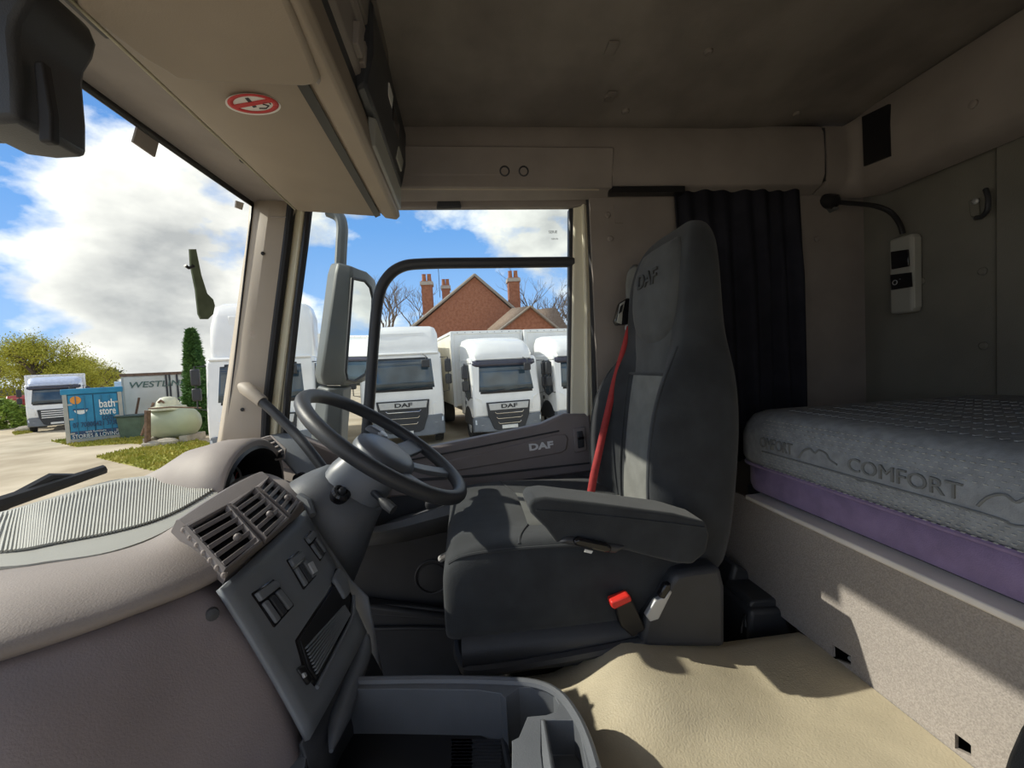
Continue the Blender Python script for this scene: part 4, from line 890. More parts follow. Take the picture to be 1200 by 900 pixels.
# ------------------------------------------------------------------ yard
gr = mk('ground', MB().loft([[Vector((x, y, GZ - .001)) for x in (-150, -60, -25, -8, 8, 40, 150)] for y in (-90, -20, 4, 14, 30, 60, 170)]), gravel, kind='structure')
def grass_patch(pts, n, label):
    g = [qz(*p, GZ) for p in pts]; xs = [p.x for p in g]; ys_ = [p.y for p in g]; mb = MB(); k = 0
    def inside(x, y):
        c = False
        for i in range(len(g)):
            a, b = g[i], g[i - 1]
            if (a.y > y) != (b.y > y) and x < (b.x - a.x) * (y - a.y) / (b.y - a.y) + a.x: c = not c
        return c
    mb.slab([p + Vector((0, 0, .0)) for p in g], (0, 0, .012))
    while k < n:
        x, y = random.uniform(min(xs), max(xs)), random.uniform(min(ys_), max(ys_))
        if not inside(x, y): continue
        a = random.uniform(0, 2 * pi); h = random.uniform(.04, .13); w = .05
        mb.add([(x - w * cos(a), y - w * sin(a), GZ), (x + w * cos(a), y + w * sin(a), GZ), (x + random.uniform(-.05, .05), y + random.uniform(-.05, .05), GZ + h)], [(0, 1, 2)]); k += 1
    return mk('grass', mb, grass_m, label=label, cat='grass', kind='stuff')
grass_patch([(60, 517), (120, 512), (215, 512), (245, 520), (200, 522), (150, 520), (90, 524)], 3000, 'thin yellow-green grass strip in front of the blue container')
grass_patch([(112, 536), (150, 527), (200, 521), (260, 518), (300, 520), (300, 545), (215, 547), (180, 552)], 3500, 'bright yellow-green grass bank below the pale green tank')
grass_patch([(14, 507), (36, 503), (38, 507), (18, 510)], 400, 'small grass tuft beside the far white lorry')
# ------------------------------------------------------------------ lorries
def lorry(label, x, y, w, top, fair, box, lf=True, rz=0.0, detail=True, name='lorry', plate=True, group=None, deflect=tw, badge=True):
    root = thing(name, label, 'lorry', (0, 0, 0), group)
    h = w / 2
    # cab: side profile pushed across
    wy0, wz0, wy1, wz1 = (.06, 1.52, .27, 2.52) if lf else (.05, 1.75, .22, 2.78)
    zt_ = wz1 + .16
    prof = [(.10, .75), (.02, .85), (0, 1.2), (wy0 - .01, wz0 - .06), (wy1, wz1 + .05), (wy1 + .12, zt_), (1.95, zt_), (1.95, .75)]
    cab = mk('cab', MB().slab([(-h, a, b) for a, b in prof], (w, 0, 0)), tw, root, bevel=.07, seg=3)
    # roof fairing
    if fair == 'air':
        sec = []
        for yy, hw, zz in ((.24, .82, .04), (.34, .86, .22), (.60, .90, .48), (1.0, .94, .66), (1.5, .97, .76), (1.95, .97, .78)):
            hh = h * hw; z0 = zt_ - .08; z1 = zt_ - .04 + (top - zt_) * zz / .78
            sec.append([Vector((a, yy, b)) for a, b in ((-hh, z0), (-hh, z0 + (z1 - z0) * .6), (-hh * .92, z0 + (z1 - z0) * .9), (-hh * .75, z1), (0, z1 + .02), (hh * .75, z1), (hh * .92, z0 + (z1 - z0) * .9), (hh, z0 + (z1 - z0) * .6), (hh, z0))])
        mk('roof_fairing', MB().loft(sec, False, True), deflect, root, angle=50)
    else:
        sec = []
        for yy, hw, zz in ((.30, .86, .0), (.40, .93, .25), (.62, .96, .72), (.85, .97, .93), (1.3, .97, 1.0), (2.05, .97, 1.0)):
            hh = h * hw; z0 = zt_ - .06; z1 = zt_ + (top - zt_) * zz
            sec.append([Vector((a, yy, b)) for a, b in ((-hh, z0), (-hh, z0 + (z1 - z0) * .75), (-hh * .93, z0 + (z1 - z0) * .95), (-hh * .82, z1), (0, z1 + .02), (hh * .82, z1), (hh * .93, z0 + (z1 - z0) * .95), (hh, z0 + (z1 - z0) * .75), (hh, z0))])
        mk('roof_fairing', MB().loft(sec, False, True), deflect, root, angle=50)
        mk('fairing_recess', MB().hexa([(-h * .62, .50, zt_ + (top - zt_) * .34), (h * .62, .50, zt_ + (top - zt_) * .34), (h * .62, .56, zt_ + (top - zt_) * .34), (-h * .62, .56, zt_ + (top - zt_) * .34), (-h * .62, .58, zt_ + (top - zt_) * .72), (h * .62, .58, zt_ + (top - zt_) * .72), (h * .62, .66, zt_ + (top - zt_) * .72), (-h * .62, .66, zt_ + (top - zt_) * .72)]), tw, root, bevel=.02)
        mk('roof_step', MB().box((-h * .96, .20, zt_ - .06), (h * .96, .42, zt_ + .02)), tw, root, bevel=.04)
    # windscreen with black edge
    def W(u, v, o=0.0): return Vector((-h * .93 + 1.86 * h * u, wy0 + (wy1 - wy0) * v - .012 - o + .05 * (2 * u - 1) ** 4, wz0 + (wz1 - wz0) * v))
    fr = mk('windscreen_border', MB().loft([[W(i / 12, k / 4) for k in range(5)] for i in range(13)]), tdark, root, solid=.02)
    mk('windscreen', MB().loft([[W(.025 + .95 * i / 12, .07 + (.80 if lf else .88) * k / 4, .014) for k in range(5)] for i in range(13)]), tglass, root, solid=.006)
    if lf: mk('sun_visor', MB().loft([[W(i / 12, .86, .02), W(i / 12, .94, .045), W(i / 12, 1.05, .035)] for i in range(13)]), mat('smoked visor', (.05, .05, .075), .15), root, solid=.02)
    # side windows and door lines
    for s in (-1, 1):
        xs = s * (h + .002)
        wz = wz0 - .12
        sw_ = mk('side_window', MB().slab([(xs, wy0 + .22, wz + .05), (xs, wy0 + .40, wz1 - .06), (xs, 1.10, wz1 - .04), (xs, 1.18, wz + .22), (xs, .95, wz - .02), (xs, .70, wz - .10)], (s * .006, 0, 0)), tglass, root, bevel=.02)
        mk('window_seal', MB().tube([(xs, wy0 + .22, wz + .05), (xs, wy0 + .40, wz1 - .06), (xs, 1.10, wz1 - .04), (xs, 1.18, wz + .22), (xs, .95, wz - .02), (xs, .70, wz - .10), (xs, wy0 + .22, wz + .05)], .018, 6), tdark, sw_)
        mk('door_line', MB().tube([(xs, 1.22, wz1), (xs, 1.22, .95)], .008, 6), tdark, root)
        mk('door_handle', MB().box((xs - .01, 1.05, wz - .25), (xs + .015, 1.18, wz - .13)), tdark, root, bevel=.01)
        mk('wheel_arch', MB().slab([(s * (h - .25), .85 + .60 * cos(a), .52 + .60 * sin(a)) for a in [pi * i / 12 for i in range(13)]], (s * .255, 0, 0)), tdark, root)
        wl = mk('wheel', MB().lathe((s * (h - .30), .85, .48), (s, 0, 0), [(0, .47), (.02, .48), (.24, .48), (.27, .45), (.27, .29), (.22, .27), (.22, .10), (.27, .08), (.27, 0)], 24), tyre, root)
        mk('wheel_hub', MB().lathe((s * (h - .30), .85, .48), (s, 0, 0), [(.20, .27), (.245, .26), (.225, .12), (.28, .10), (.28, 0)], 18), silver, wl)
        # mirrors on arms
        mx = s * (h + .20)
        ar_ = mk('mirror_arm', MB().tube([(s * (h - .03), .18, wz1 - .02), (mx, .10, wz1 - .02), (mx, .10, wz0 - .05), (s * (h - .02), .12, wz0 - .10)], .016, 6), tdark, root)
        mk('mirror', MB().box((mx - .10, .06, wz1 - .50), (mx + .10, .18, wz1 - .08)), tdark, ar_, bevel=.04)
        mk('mirror', MB().box((mx - .10, .06, wz1 - .88), (mx + .10, .18, wz1 - .56)), tdark, ar_, bevel=.04)
    mk('front_mirror', MB().tube([(h * .55, .15, wz1 + .10), (h * .62, -.05, wz1 + .02), (h * .60, -.08, wz1 - .12)], .018, 6), tdark, root)
    mk('front_mirror_head', MB().box((h * .50, -.12, wz1 - .32), (h * .70, -.02, wz1 - .08)), tdark, root, bevel=.03)
    mk('wiper', MB().tube([(-h * .6, wy0 - .04, wz0 + .02), (-h * .05, wy0 - .02, wz0 + .10)], .012, 6), tdark, root)
    mk('wiper', MB().tube([(h * .1, wy0 - .04, wz0 + .02), (h * .65, wy0 - .02, wz0 + .10)], .012, 6), tdark, root)
    # grille, badge, smile bars
    gt, gb, gm = (1.25, .36, .80) if lf else (1.46, .46, 1.0)
    gw = h * .64
    yf = -.068
    g_ = mk('grille', MB().slab([(-gw, yf, gt), (-gw * .93, yf - .01, gm), (-gw * .72, yf - .01, gb + .06), (-gw * .55, yf - .01, gb), (gw * .55, yf - .01, gb), (gw * .72, yf - .01, gb + .06), (gw * .93, yf - .01, gm), (gw, yf, gt)], (0, .10, 0)), tdark, root, bevel=.015)
    if badge:
        mk('badge_panel', MB().slab([(-gw * .92, yf - .02, gt - .04), (-gw * .87, yf - .02, gt - .25), (gw * .87, yf - .02, gt - .25), (gw * .92, yf - .02, gt - .04)], (0, .03, 0)), silver, g_, bevel=.01)
        text('lettering', 'DAF', (0, yf - .024, gt - .145), (1, 0, 0), (0, 0, 1), .17, tdark, g_, .006, xs=1.7, bold=.006)
        nb = 3
        for k in range(nb):
            zz = gt - .36 - .17 * k * (.95 if lf else 1.1); hw_ = gw * (.66 - .07 * k)
            mk('bar', MB().tube([(-hw_, yf - .02, zz + .05), (-hw_ * .9, yf - .03, zz), (hw_ * .9, yf - .03, zz), (hw_, yf - .02, zz + .05)], .014, 6), chrome, g_)
    else:
        for k in range(4): mk('bar', MB().box((-gw * .8, yf - .02, gt - .12 - .12 * k), (gw * .8, yf + .01, gt - .07 - .12 * k)), tw, g_)
    # bumper with lamps and plate
    bz = .78 if lf else .95
    mk('bumper', MB().slab([(-h, .28, .30), (-h, .05, .34), (-h * .9, -.03, .36), (-h * .6, -.05, .32), (h * .6, -.05, .32), (h * .9, -.03, .36), (h, .05, .34), (h, .28, .30), (h * .5, .32, .30), (-h * .5, .32, .30)], (0, 0, bz - .32)), tgrey, root, bevel=.03)
    for s in (-1, 1):
        mk('headlamp', MB().slab([(s * h * .62, -.045, bz - .05), (s * h * .62, -.045, bz - .22), (s * h * .80, -.045, bz - .24), (s * h * .97, .0, bz - .20), (s * h * .97, .0, bz - .06)], (0, .05, 0)), lampg, root, bevel=.01)
        mk('corner_panel', MB().slab([(s * h * .70, -.006, .95), (s * h * .74, -.006, 1.35), (s * h * .93, .03, 1.45), (s * h * .98, .06, .95)], (0, .05, 0)), tw, root, bevel=.02)
    if plate: mk('number_plate', MB().box((-.26, -.10, .40), (.26, -.06, .51)), whitep, root, bevel=.004)
    # box body
    if box:
        b0, b1, bw, bt_ = box
        bo = mk('box_body', MB().box((-bw / 2, b0, 1.02), (bw / 2, b1, bt_)), boxw, root, bevel=.01)
        mk('box_frame', MB().box((-bw / 2 - .01, b0 - .02, bt_ - .10), (bw / 2 + .01, b0 + .06, bt_ + .01)), tw, bo, bevel=.01)
        for s in (-1, 1):
            mk('box_post', MB().box((s * bw / 2 - .06, b0 - .02, 1.0), (s * bw / 2 + .06, b0 + .10, bt_)), tw, bo, bevel=.015)
            mk('roof_rail', MB().box((s * bw / 2 - .04, b0, bt_ - .09), (s * bw / 2 + .03, b1, bt_ + .01)), tw, bo, bevel=.01)
            mk('wheel', MB().lathe((s * (bw / 2 - .30), b1 - 2.2, .50), (s, 0, 0), [(-.25, .48), (.25, .48), (.28, .42), (.2, .25), (.25, 0)], 20), tyre, root)
        mk('front_panel', MB().box((-bw / 2 + .07, b0 - .008, 1.1), (bw / 2 - .07, b0 + .01, bt_ - .12)), tw, bo)
        for k in range(9): mk('marker_lamp', MB().box((-bw / 2 + .2 + (bw - .4) * k / 8 - .02, b0 - .028, bt_ - .06), (-bw / 2 + .2 + (bw - .4) * k / 8 + .02, b0 - .018, bt_ - .04)), tgrey, bo)
        mk('chassis', MB().box((-.5, .3, .55), (.5, b1 - .2, 1.02)), tdark, root)
    root.location = (x, y, GZ); root.rotation_euler.z = rz
    return root
# children are built about the root at the origin, then the whole lorry is moved
YL = 13.5
cx3 = q(596, 480, YL).x; cx2 = q(473, 480, YL).x; cx1 = q(308, 480, 11.6).x; cx4 = q(689, 470, YL + .3).x
lorry('white box lorry in full view through the door window with glossy roof fairing', cx3, YL, 2.26, 3.42, 'air', (2.15, 8.2, 2.6, 3.68), rz=.2)
lorry('white box lorry at the right end of the row, cut off by the window frame', cx4, YL + .3, 2.22, 3.40, 'air', (2.2, 8.2, 2.6, 3.66), rz=.2)
lorry('white high-roofed lorry behind the dark window bar, second from the windscreen pillar', cx2, YL, 2.5, 3.86, 'high', (2.5, 8.5, 2.4, 3.5), lf=False, rz=.12)
lorry('white high-roofed lorry seen on both sides of the windscreen pillar', cx1, 11.6, 2.5, q(345, 352, 12.5).z - GZ, 'high', (2.5, 9, 2.5, 3.7), lf=False, rz=.2)
fx = q(66, 480, 27).x
lorry('small white lorry with grey bumper parked beside the willow and blue container', fx, 27.0, 2.3, 3.15, 'air', (2.2, 6.0, 2.4, 3.25), deflect=mat('blue white paint', (.5, .56, .72), .3), badge=False, rz=.66)
rd = mk('red_vehicle', MB().slab([(0, 0, .5), (0, 0, 1.8), (0, .4, 2.1), (0, 3, 2.1), (0, 3, .5)], (1.2, 0, 0)), mat('red paint', (.35, .03, .03), .4), label='red vehicle half hidden behind the small far white lorry', cat='vehicle', bevel=.08)
rd.location = q(26, 480, 38) * 1.0; rd.location.z = GZ + .4; rd.rotation_euler.z = .6
lorry('white lorry standing across the yard, seen only in the wing mirror', 17.0, 5.6, 2.4, 3.5, 'air', (2.2, 8, 2.5, 3.6), rz=-1.35)
lorry('small orange lorry far off, seen only in the wing mirror', 30.0, 6.6, 2.2, 2.9, 'air', None, rz=-1.4, deflect=mat('orange paint', (.75, .30, .03), .4), badge=False)
# ------------------------------------------------------------------ containers
def flat(px, py, Y): p = q(px, py, Y); return p
CY = 21.6
tz_ = q(110, 455, CY).z; RZ = .62
pa = q(147, 510, CY - .6)
def face_width(px, P, th, sgn=-1):   # width of a front turned by th, from its corner P to the picture column px
    d = ray(px, 490); ux, uy = sgn * cos(th), sgn * sin(th)
    return (P.x * d.y - P.y * d.x) / (uy * d.x - ux * d.y)
Wc = face_width(75, pa, RZ); a, b = Vector((-Wc / 2, 0, 0)), Vector((Wc / 2, 0, 0)); mid = Vector((pa.x - cos(RZ) * Wc / 2, pa.y - sin(RZ) * Wc / 2, GZ)); CYW = CY; CY = 0.0
ct = thing('container', 'bright blue storage container printed with a bath store advert', 'container', ((a.x + b.x) / 2, CY, GZ))
W_ = b.x - a.x; x0, x1 = a.x, b.x
mk('body', MB().box((x0, CY + .06, GZ + .12), (x1, CY + 3, tz_)), bluec2, ct, bevel=.02)
mk('roof_edge', MB().box((x0 - .04, CY - .02, tz_ - .22), (x1 + .04, CY + 3, tz_ + .02)), bluec, ct, bevel=.03)
mk('base_rail', MB().box((x0, CY, GZ + .05), (x1, CY + .1, GZ + .20)), rustg, ct, bevel=.01)
for xx in (x0, x1 - .14): mk('corner_post', MB().box((xx, CY - .01, GZ + .05), (xx + .14, CY + .12, tz_ - .2)), rustg, ct, bevel=.01)
xm = (x0 + x1) / 2
for u0, u1 in ((x0 + .16, xm - .02), (xm + .02, x1 - .16)):
    dd = mk('door', MB().box((u0, CY + .0, GZ + .20), (u1, CY + .07, tz_ - .26)), bluec, ct, bevel=.01)
    for f in (.30, .66): mk('lock_bar', MB().tube([(u0 + (u1 - u0) * f, CY - .03, GZ + .25), (u0 + (u1 - u0) * f, CY - .03, tz_ - .30)], .018, 6), bluec2, dd)
    for k in range(3):
        xh = u0 + .05 if u0 < xm - .5 else u1 - .05
        mk('hinge', MB().box((xh - .07, CY - .02, GZ + .40 + .62 * k), (xh + .07, CY + .01, GZ + .47 + .62 * k)), rustg, dd)
    mk('band', MB().box((u0 + .02, CY - .006, GZ + .22), (u1 - .02, CY + .01, GZ + .52)), mat('navy band', (.03, .07, .16), .5), dd)
hT = tz_ - GZ
wl_ = mat('white lettering', (.8, .82, .82), .6); dk_ = mat('navy lettering', (.02, .06, .14), .6)
def ctx(s, u, v, sz, m, fw, bold=.0): text('lettering', s, (x0 + W_ * u, CY - .045, GZ + hT * v), (1, 0, 0), (0, 0, 1), sz, m, ct, .004, bold=bold, fit=W_ * fw)
ctx('bath', .73, .70, .50, wl_, .27, .008); ctx('store', .73, .56, .46, wl_, .28, .008); ctx('com', .72, .45, .42, dk_, .20, .004)
ctx('07 70800421 3730', .51, .335, .30, dk_, .76, .004); ctx('STORIES & LOVING', .50, .125, .24, wl_, .78, .0)
ctx('with furniture', .50, .20, .13, wl_, .35)
mk('printed_bowl', MB().slab([(x0 + W_ * .17 + W_ * .22 * (.5 + .5 * cos(a_)), CY - .012, GZ + hT * (.62 + .085 * sin(a_))) for a_ in [pi + pi * i / 12 for i in range(13)]], (0, .006, 0)), wl_, ct)
mk('printed_bowl_rim', MB().tube([(x0 + W_ * .155, CY - .012, GZ + hT * .625), (x0 + W_ * .405, CY - .012, GZ + hT * .625)], .03, 6), dk_, ct)
mk('printed_sun', MB().lathe((x0 + W_ * .21, CY - .012, GZ + hT * .80), (0, -1, 0), [(0, .17), (.004, .17), (.004, 0)], 18), orange, ct)
ct.location = mid; ct.rotation_euler.z = RZ
# white box container
WY = 24.0; tw_ = q(160, 438, WY).z; pb_ = q(148, 510, WY); RW = .55
Ww = face_width(236, pb_, RW, 1) + 1.0; WY = 0.0; x0, x1 = 0.0, Ww
wc = thing('container', 'weathered white lorry box lettered WESTLINK behind the tank', 'container', (0, 0, GZ))
mk('body', MB().box((x0, WY, GZ + .2), (x1, WY + 4, tw_)), contw, wc, bevel=.02)
mk('roof_rail', MB().box((x0 - .05, WY - .05, tw_ - .12), (x1 + .05, WY + .06, tw_ + .03)), rustm, wc)
for u in (.0, .42, .455, .53): mk('post', MB().box((x0 + Ww * u, WY - .04, GZ + .2), (x0 + Ww * u + .08, WY + .01, tw_ - .1)), tdark if u else rustg, wc, bevel=.005)
for u0, u1 in ((.015, .41), (.47, .52), (.55, .78), (.80, .99)): mk('panel', MB().box((x0 + Ww * u0, WY - .02, GZ + .3), (x0 + Ww * u1, WY + .01, tw_ - .16)), contw, wc, bevel=.006)
text('lettering', 'WESTLINK', (x0 + (Ww - 1) * .46, WY - .05, GZ + (tw_ - GZ) * .80), (1, 0, 0), (0, 0, 1), .44, mat('green grey lettering', (.10, .16, .14), .7), wc, .004, bold=.006, shear=.2, fit=(Ww - 1) * .76)
mk('base_beam', MB().box((x0, WY - .02, GZ + .0), (x1, WY + .3, GZ + .26)), rustg, wc)
wc.location = (pb_.x, pb_.y, GZ); wc.rotation_euler.z = RW
bxp = q(141, 448, 28)
mk('crate', MB().box((bxp.x - .35, 28, GZ), (bxp.x + .35, 28.6, q(141, 447, 28).z)), mat('pale blue plastic', (.40, .58, .80), .5), label='pale blue box showing above the end of the blue container', cat='box', bevel=.02)
# green bin between containers
gb = thing('rubbish_bin', 'dull green bin standing between the blue container and the tank', 'bin', tuple(qz(160, 512, GZ)))
c = qz(160, 512, GZ)
mk('body', MB().loft([[Vector((c.x + s * .5 * k, c.y + t * .4 * k, GZ + z)) for s, t in ((-1, -1), (1, -1), (1, 1), (-1, 1))] for k, z in ((.85, 0.0), (1.0, .95))], True, True), skipm, gb, bevel=.03)
mk('lid', MB().box((c.x - .55, c.y - .45, GZ + .95), (c.x + .55, c.y + .45, GZ + 1.03)), mat('dark green lid', (.05, .08, .07), .6), gb, bevel=.03)
# oil tank on its cradle
TY = 18.6
tk = thing('oil_tank', 'pale green oil tank with a domed cap lying on a low cradle', 'tank', tuple(qz(205, 516, GZ)))
tc_ = q(204, 495, TY); rx, rz_ = (q(234, 495, TY).x - q(175, 495, TY).x) / 2, (q(204, 476, TY).z - q(204, 513, TY).z) / 2
rows = []
for i in range(17):
    t = -1 + 2 * i / 16; k = max(.02, (1 - abs(t) ** 4) ** .5); rows.append([Vector((tc_.x + rx * t, tc_.y + rz_ * k * cos(2 * pi * j / 24), tc_.z + rz_ * k * sin(2 * pi * j / 24))) for j in range(24)])
mk('shell', MB().loft(rows, True, True), tankm, tk, angle=60)
d0 = q(197, 477, TY)
mk('domed_cap', MB().lathe(d0 + Vector((0, 0, -.1)), (0, 0, 1), [(0, .62), (.12, .60), (.16, .40), (.34, .36), (.48, .24), (.52, .1), (.52, 0)], 20), mat('cream cap', (.60, .60, .46), .5), tk, angle=50)
mk('cap_opening', MB().tube([d0 + Vector((-.10, -.37, .22)), d0 + Vector((.0, -.39, .30)), d0 + Vector((.10, -.37, .20))], .045, 6), rustm, tk)
mk('strap', MB().tube([q(174, 479, TY - .9), q(200, 477, TY - 1.0), q(236, 478, TY - .9)], .03, 6), rustm, tk)
for u in (-.7, .7): mk('cradle', MB().box((tc_.x + rx * u - .15, tc_.y - .6, GZ), (tc_.x + rx * u + .15, tc_.y + .6, tc_.z - rz_ * .8)), stone_m, tk)
def post(name, label, pts, Y, r, m): return mk(name, MB().tube([q(x, y, Y) for x, y in pts], r, 6), m, label=label, cat='post')
post('steel_post', 'rusty upright post at the near end of the green tank', ((173, 522), (173, 481)), 17.6, .10, rustm)
post('leaning_pole', 'dark pole leaning against the white box behind the bin', ((158, 492), (163, 466)), 23.5, .05, rustm)
post('leaning_pole', 'second dark pole leaning near the rusty post', ((166, 510), (180, 472)), 18.4, .05, rustm)
pc = q(222, 478, 21); 
mk('pallet_stack', MB().box((pc.x - .4, 21, GZ + .8), (pc.x + 1.0, 22, pc.z + .3)), whitep, label='pale boxes stacked behind the far end of the tank', cat='boxes', bevel=.02)
for i, (x, y, r) in enumerate(((178, 523, .25), (186, 520, .2), (196, 521, .3), (30, 505, .35))):
    c = qz(x, y, GZ)
    mk('stone', MB().ball(c + Vector((0, 0, r * .3)), (r * 1.5, r, r * .6), 8, 5), stone_m, label=['grey stone at the foot of the rusty post', 'small stone between post and tank', 'larger stone under the green tank', 'pale stone beside the far white lorry'][i], cat='stone', angle=20)
# ------------------------------------------------------------------ house
hs = thing('house', 'red brick house with a wide gable, tall chimneys and a lower wing behind the lorries', 'house', tuple(q(555, 400, 31) * 1.0))
HY = 31.0
pk = q(556, 322, HY); le = q(476, 388, HY); re = q(632, 386, HY)
mk('gable_wall', MB().slab([(le.x + .3, HY, GZ), (le.x + .3, HY, le.z - .1), (pk.x, HY, pk.z - .15), (re.x - .3, HY, re.z - .1), (re.x - .3, HY, GZ)], (0, .3, 0)), brick_m, hs)
mk('side_wall', MB().box((le.x + .3, HY + .3, GZ), (re.x - .3, HY + 9, le.z - .4)), brick_m, hs)
for e_ in (le, re):
    mk('roof', MB().slab([(pk.x, HY - .15, pk.z + .06), (e_.x, HY - .15, e_.z), (e_.x, HY - .15, e_.z - .16), (pk.x, HY - .15, pk.z - .12)], (0, 9.6, 0)), tile_m, hs)
    mk('verge', MB().tube([(pk.x, HY - .17, pk.z - .02), (e_.x, HY - .17, e_.z - .08)], .10, 6), verge_m, hs)
pots = mat('chimney pot', (.40, .17, .09), .8)
for x_, yt, yb, w_, dy in ((499.5, 329, 385, 12, .8), (522, 334, 370, 9, 5), (602, 325, 380, 13, .4)):
    t_ = q(x_, yt, HY + dy); b_ = q(x_, yb, HY + dy); ww = w_ / FPX * (HY + dy) / 2
    ch = mk('chimney', MB().box((t_.x - ww, HY + dy, b_.z - 2), (t_.x + ww, HY + dy + .9, t_.z)), brick_m, hs)
    mk('chimney_cap', MB().box((t_.x - ww - .08, HY + dy - .08, t_.z - .30), (t_.x + ww + .08, HY + dy + .98, t_.z - .05)), mat('grey mortar', (.45, .40, .36), .9), ch)
    for k in (-.5, .5): mk('chimney_pot', MB().lathe((t_.x + ww * k, HY + dy + .45, t_.z), (0, 0, 1), [(0, .17), (.5, .14), (.55, .17), (.55, .1)], 12), pots, ch)
an = q(514, 320, HY + 5)
mk('aerial', MB().tube([an + Vector((0, 0, -2)), an + Vector((0, 0, .5))], .025, 5), tdark, hs)
h2 = hs
Y2 = 27.0
pk2 = q(621, 359, Y2); l2 = q(588, 386, Y2); r2 = q(652, 386, Y2)
mk('gable_wall', MB().slab([(l2.x, Y2, GZ), (l2.x, Y2, l2.z), (pk2.x, Y2, pk2.z - .1), (r2.x, Y2, r2.z), (r2.x, Y2, GZ)], (0, .3, 0)), brick_m, h2)
e2 = q(566, 388, Y2 + 2)
mk('roof', MB().slab([(pk2.x, Y2 - .2, pk2.z + .05), (l2.x - .25, Y2 - .2, l2.z - .1), (l2.x - .25, Y2 - .2, l2.z - .25), (pk2.x, Y2 - .2, pk2.z - .1)], (-.6, 5, 0)), tile_m, h2)
mk('roof', MB().slab([(pk2.x, Y2 - .2, pk2.z + .05), (r2.x + .25, Y2 - .2, r2.z - .1), (r2.x + .25, Y2 - .2, r2.z - .25), (pk2.x, Y2 - .2, pk2.z - .1)], (.2, 5, 0)), tile_m, h2)
for e_ in (l2 + Vector((-.25, 0, -.1)), r2 + Vector((.25, 0, -.1))): mk('verge', MB().tube([(pk2.x, Y2 - .24, pk2.z), (e_.x, Y2 - .24, e_.z)], .06, 6), verge_m, h2)
rg = q(651, 361, Y2 + 2.5); re2 = q(666, 386, Y2 + 1.5)
mk('hip_roof', MB().add([pk2 + Vector((0, 2.5, .0)), rg, re2, Vector((r2.x, Y2 + .3, re2.z)), pk2 + Vector((0, 6, -.4)), rg + Vector((0, 4, -.6))], [(0, 1, 2, 3), (0, 4, 5, 1)]), tile_m, h2, solid=.1)
mk('wing_wall', MB().box((l2.x, Y2 + .3, GZ), (re2.x - .2, Y2 + 6, re2.z - .15)), brick_m, h2)
mk('left_roof', MB().add([pk2 + Vector((0, .1, 0)), q(600, 362, 29.2), q(571, 387, 28.6), Vector((l2.x - .2, Y2 - .1, l2.z - .1))], [(0, 1, 2, 3)]), tile_m, h2, solid=.1)
# ------------------------------------------------------------------ trees
def tree(name, label, base, height, spread, seed, levels=5, leaf=None, nleaf=0, leafsize=.12, bm=twig, r0=.16, droop=0.0, trunk=.25, group=None, first=3, cat='tree'):
    rnd = random.Random(seed); mb = MB(); tips = []
    def grow(p, d, L, r, lv):
        n = 4; pts = [p]; dd = d.copy()
        for i in range(n):
            dd = (dd + Vector((rnd.uniform(-.22, .22), rnd.uniform(-.22, .22), rnd.uniform(-.06, .16) - droop * (lv < 3)))).normalized(); pts.append(pts[-1] + dd * L / n)
        mb.tube(pts, [r * (1 - .45 * i / n) for i in range(n + 1)], 5 if lv > 2 else 3)
        if lv <= 2: tips.extend(pts[1:])
        if lv <= 0: return
        for k in range(rnd.choice((2, 3, 3)) if lv < levels else first):
            a = rnd.uniform(0, 2 * pi); t = rnd.choice((2, 3, 4, 4)); s = rnd.uniform(.45, .95) * spread
            side = Vector((cos(a), sin(a), 0)); nd = (dd + side * s + Vector((0, 0, .15))).normalized()
            grow(pts[t], nd, L * rnd.uniform(.62, .85), r * .58, lv - 1)
    b = Vector(base)
    grow(b, Vector((0, 0, 1)), height * trunk, r0, levels)
    zmax = max(v.z for v in mb.v); k = height / (zmax - b.z)
    mb.v = [b + (v - b) * k for v in mb.v]; tips = [b + (t - b) * k for t in tips]
    root = thing(name, label, cat, tuple(b), group)
    mk('trunk', mb, bm, root)
    if leaf:
        lb = MB()
        for i in range(nleaf):
            t = rnd.choice(tips) + Vector((rnd.gauss(0, .28), rnd.gauss(0, .28), rnd.gauss(0, .25))); s = leafsize * rnd.uniform(.6, 1.4)
            u = Vector((rnd.gauss(0, 1), rnd.gauss(0, 1), rnd.gauss(0, 1))).normalized(); v = u.orthogonal().normalized()
            lb.add([t - u * s, t + v * s * .45, t + u * s, t - v * s * .45], [(0, 1, 2, 3)])
        mk('foliage', lb, leaf, root, kind='stuff')
    return root
def gpt(px, Y): p = q(px, 470, Y); return Vector((p.x, Y, GZ))
def hgt(px, py, Y): return q(px, py, Y).z - GZ
tree('willow_tree', 'broad yellow-green willow coming into leaf behind the far lorry', gpt(62, 34), hgt(62, 392, 34), 1.25, 3, 6, willow_m, 42000, .058, bark, .30, .10, .22, first=5)
tree('willow_tree', 'second yellow-green willow at the edge of the windscreen', gpt(-40, 46), hgt(-10, 408, 46), 1.25, 9, 6, willow_m, 26000, .06, bark, .28, .10, .22, first=5)
tree('young_willow', 'low yellow-green willow growth behind the blue container', gpt(108, 47), hgt(108, 416, 47), 1.3, 5, 6, willow_m, 16000, .06, bark, .2, .08, .2, first=5)
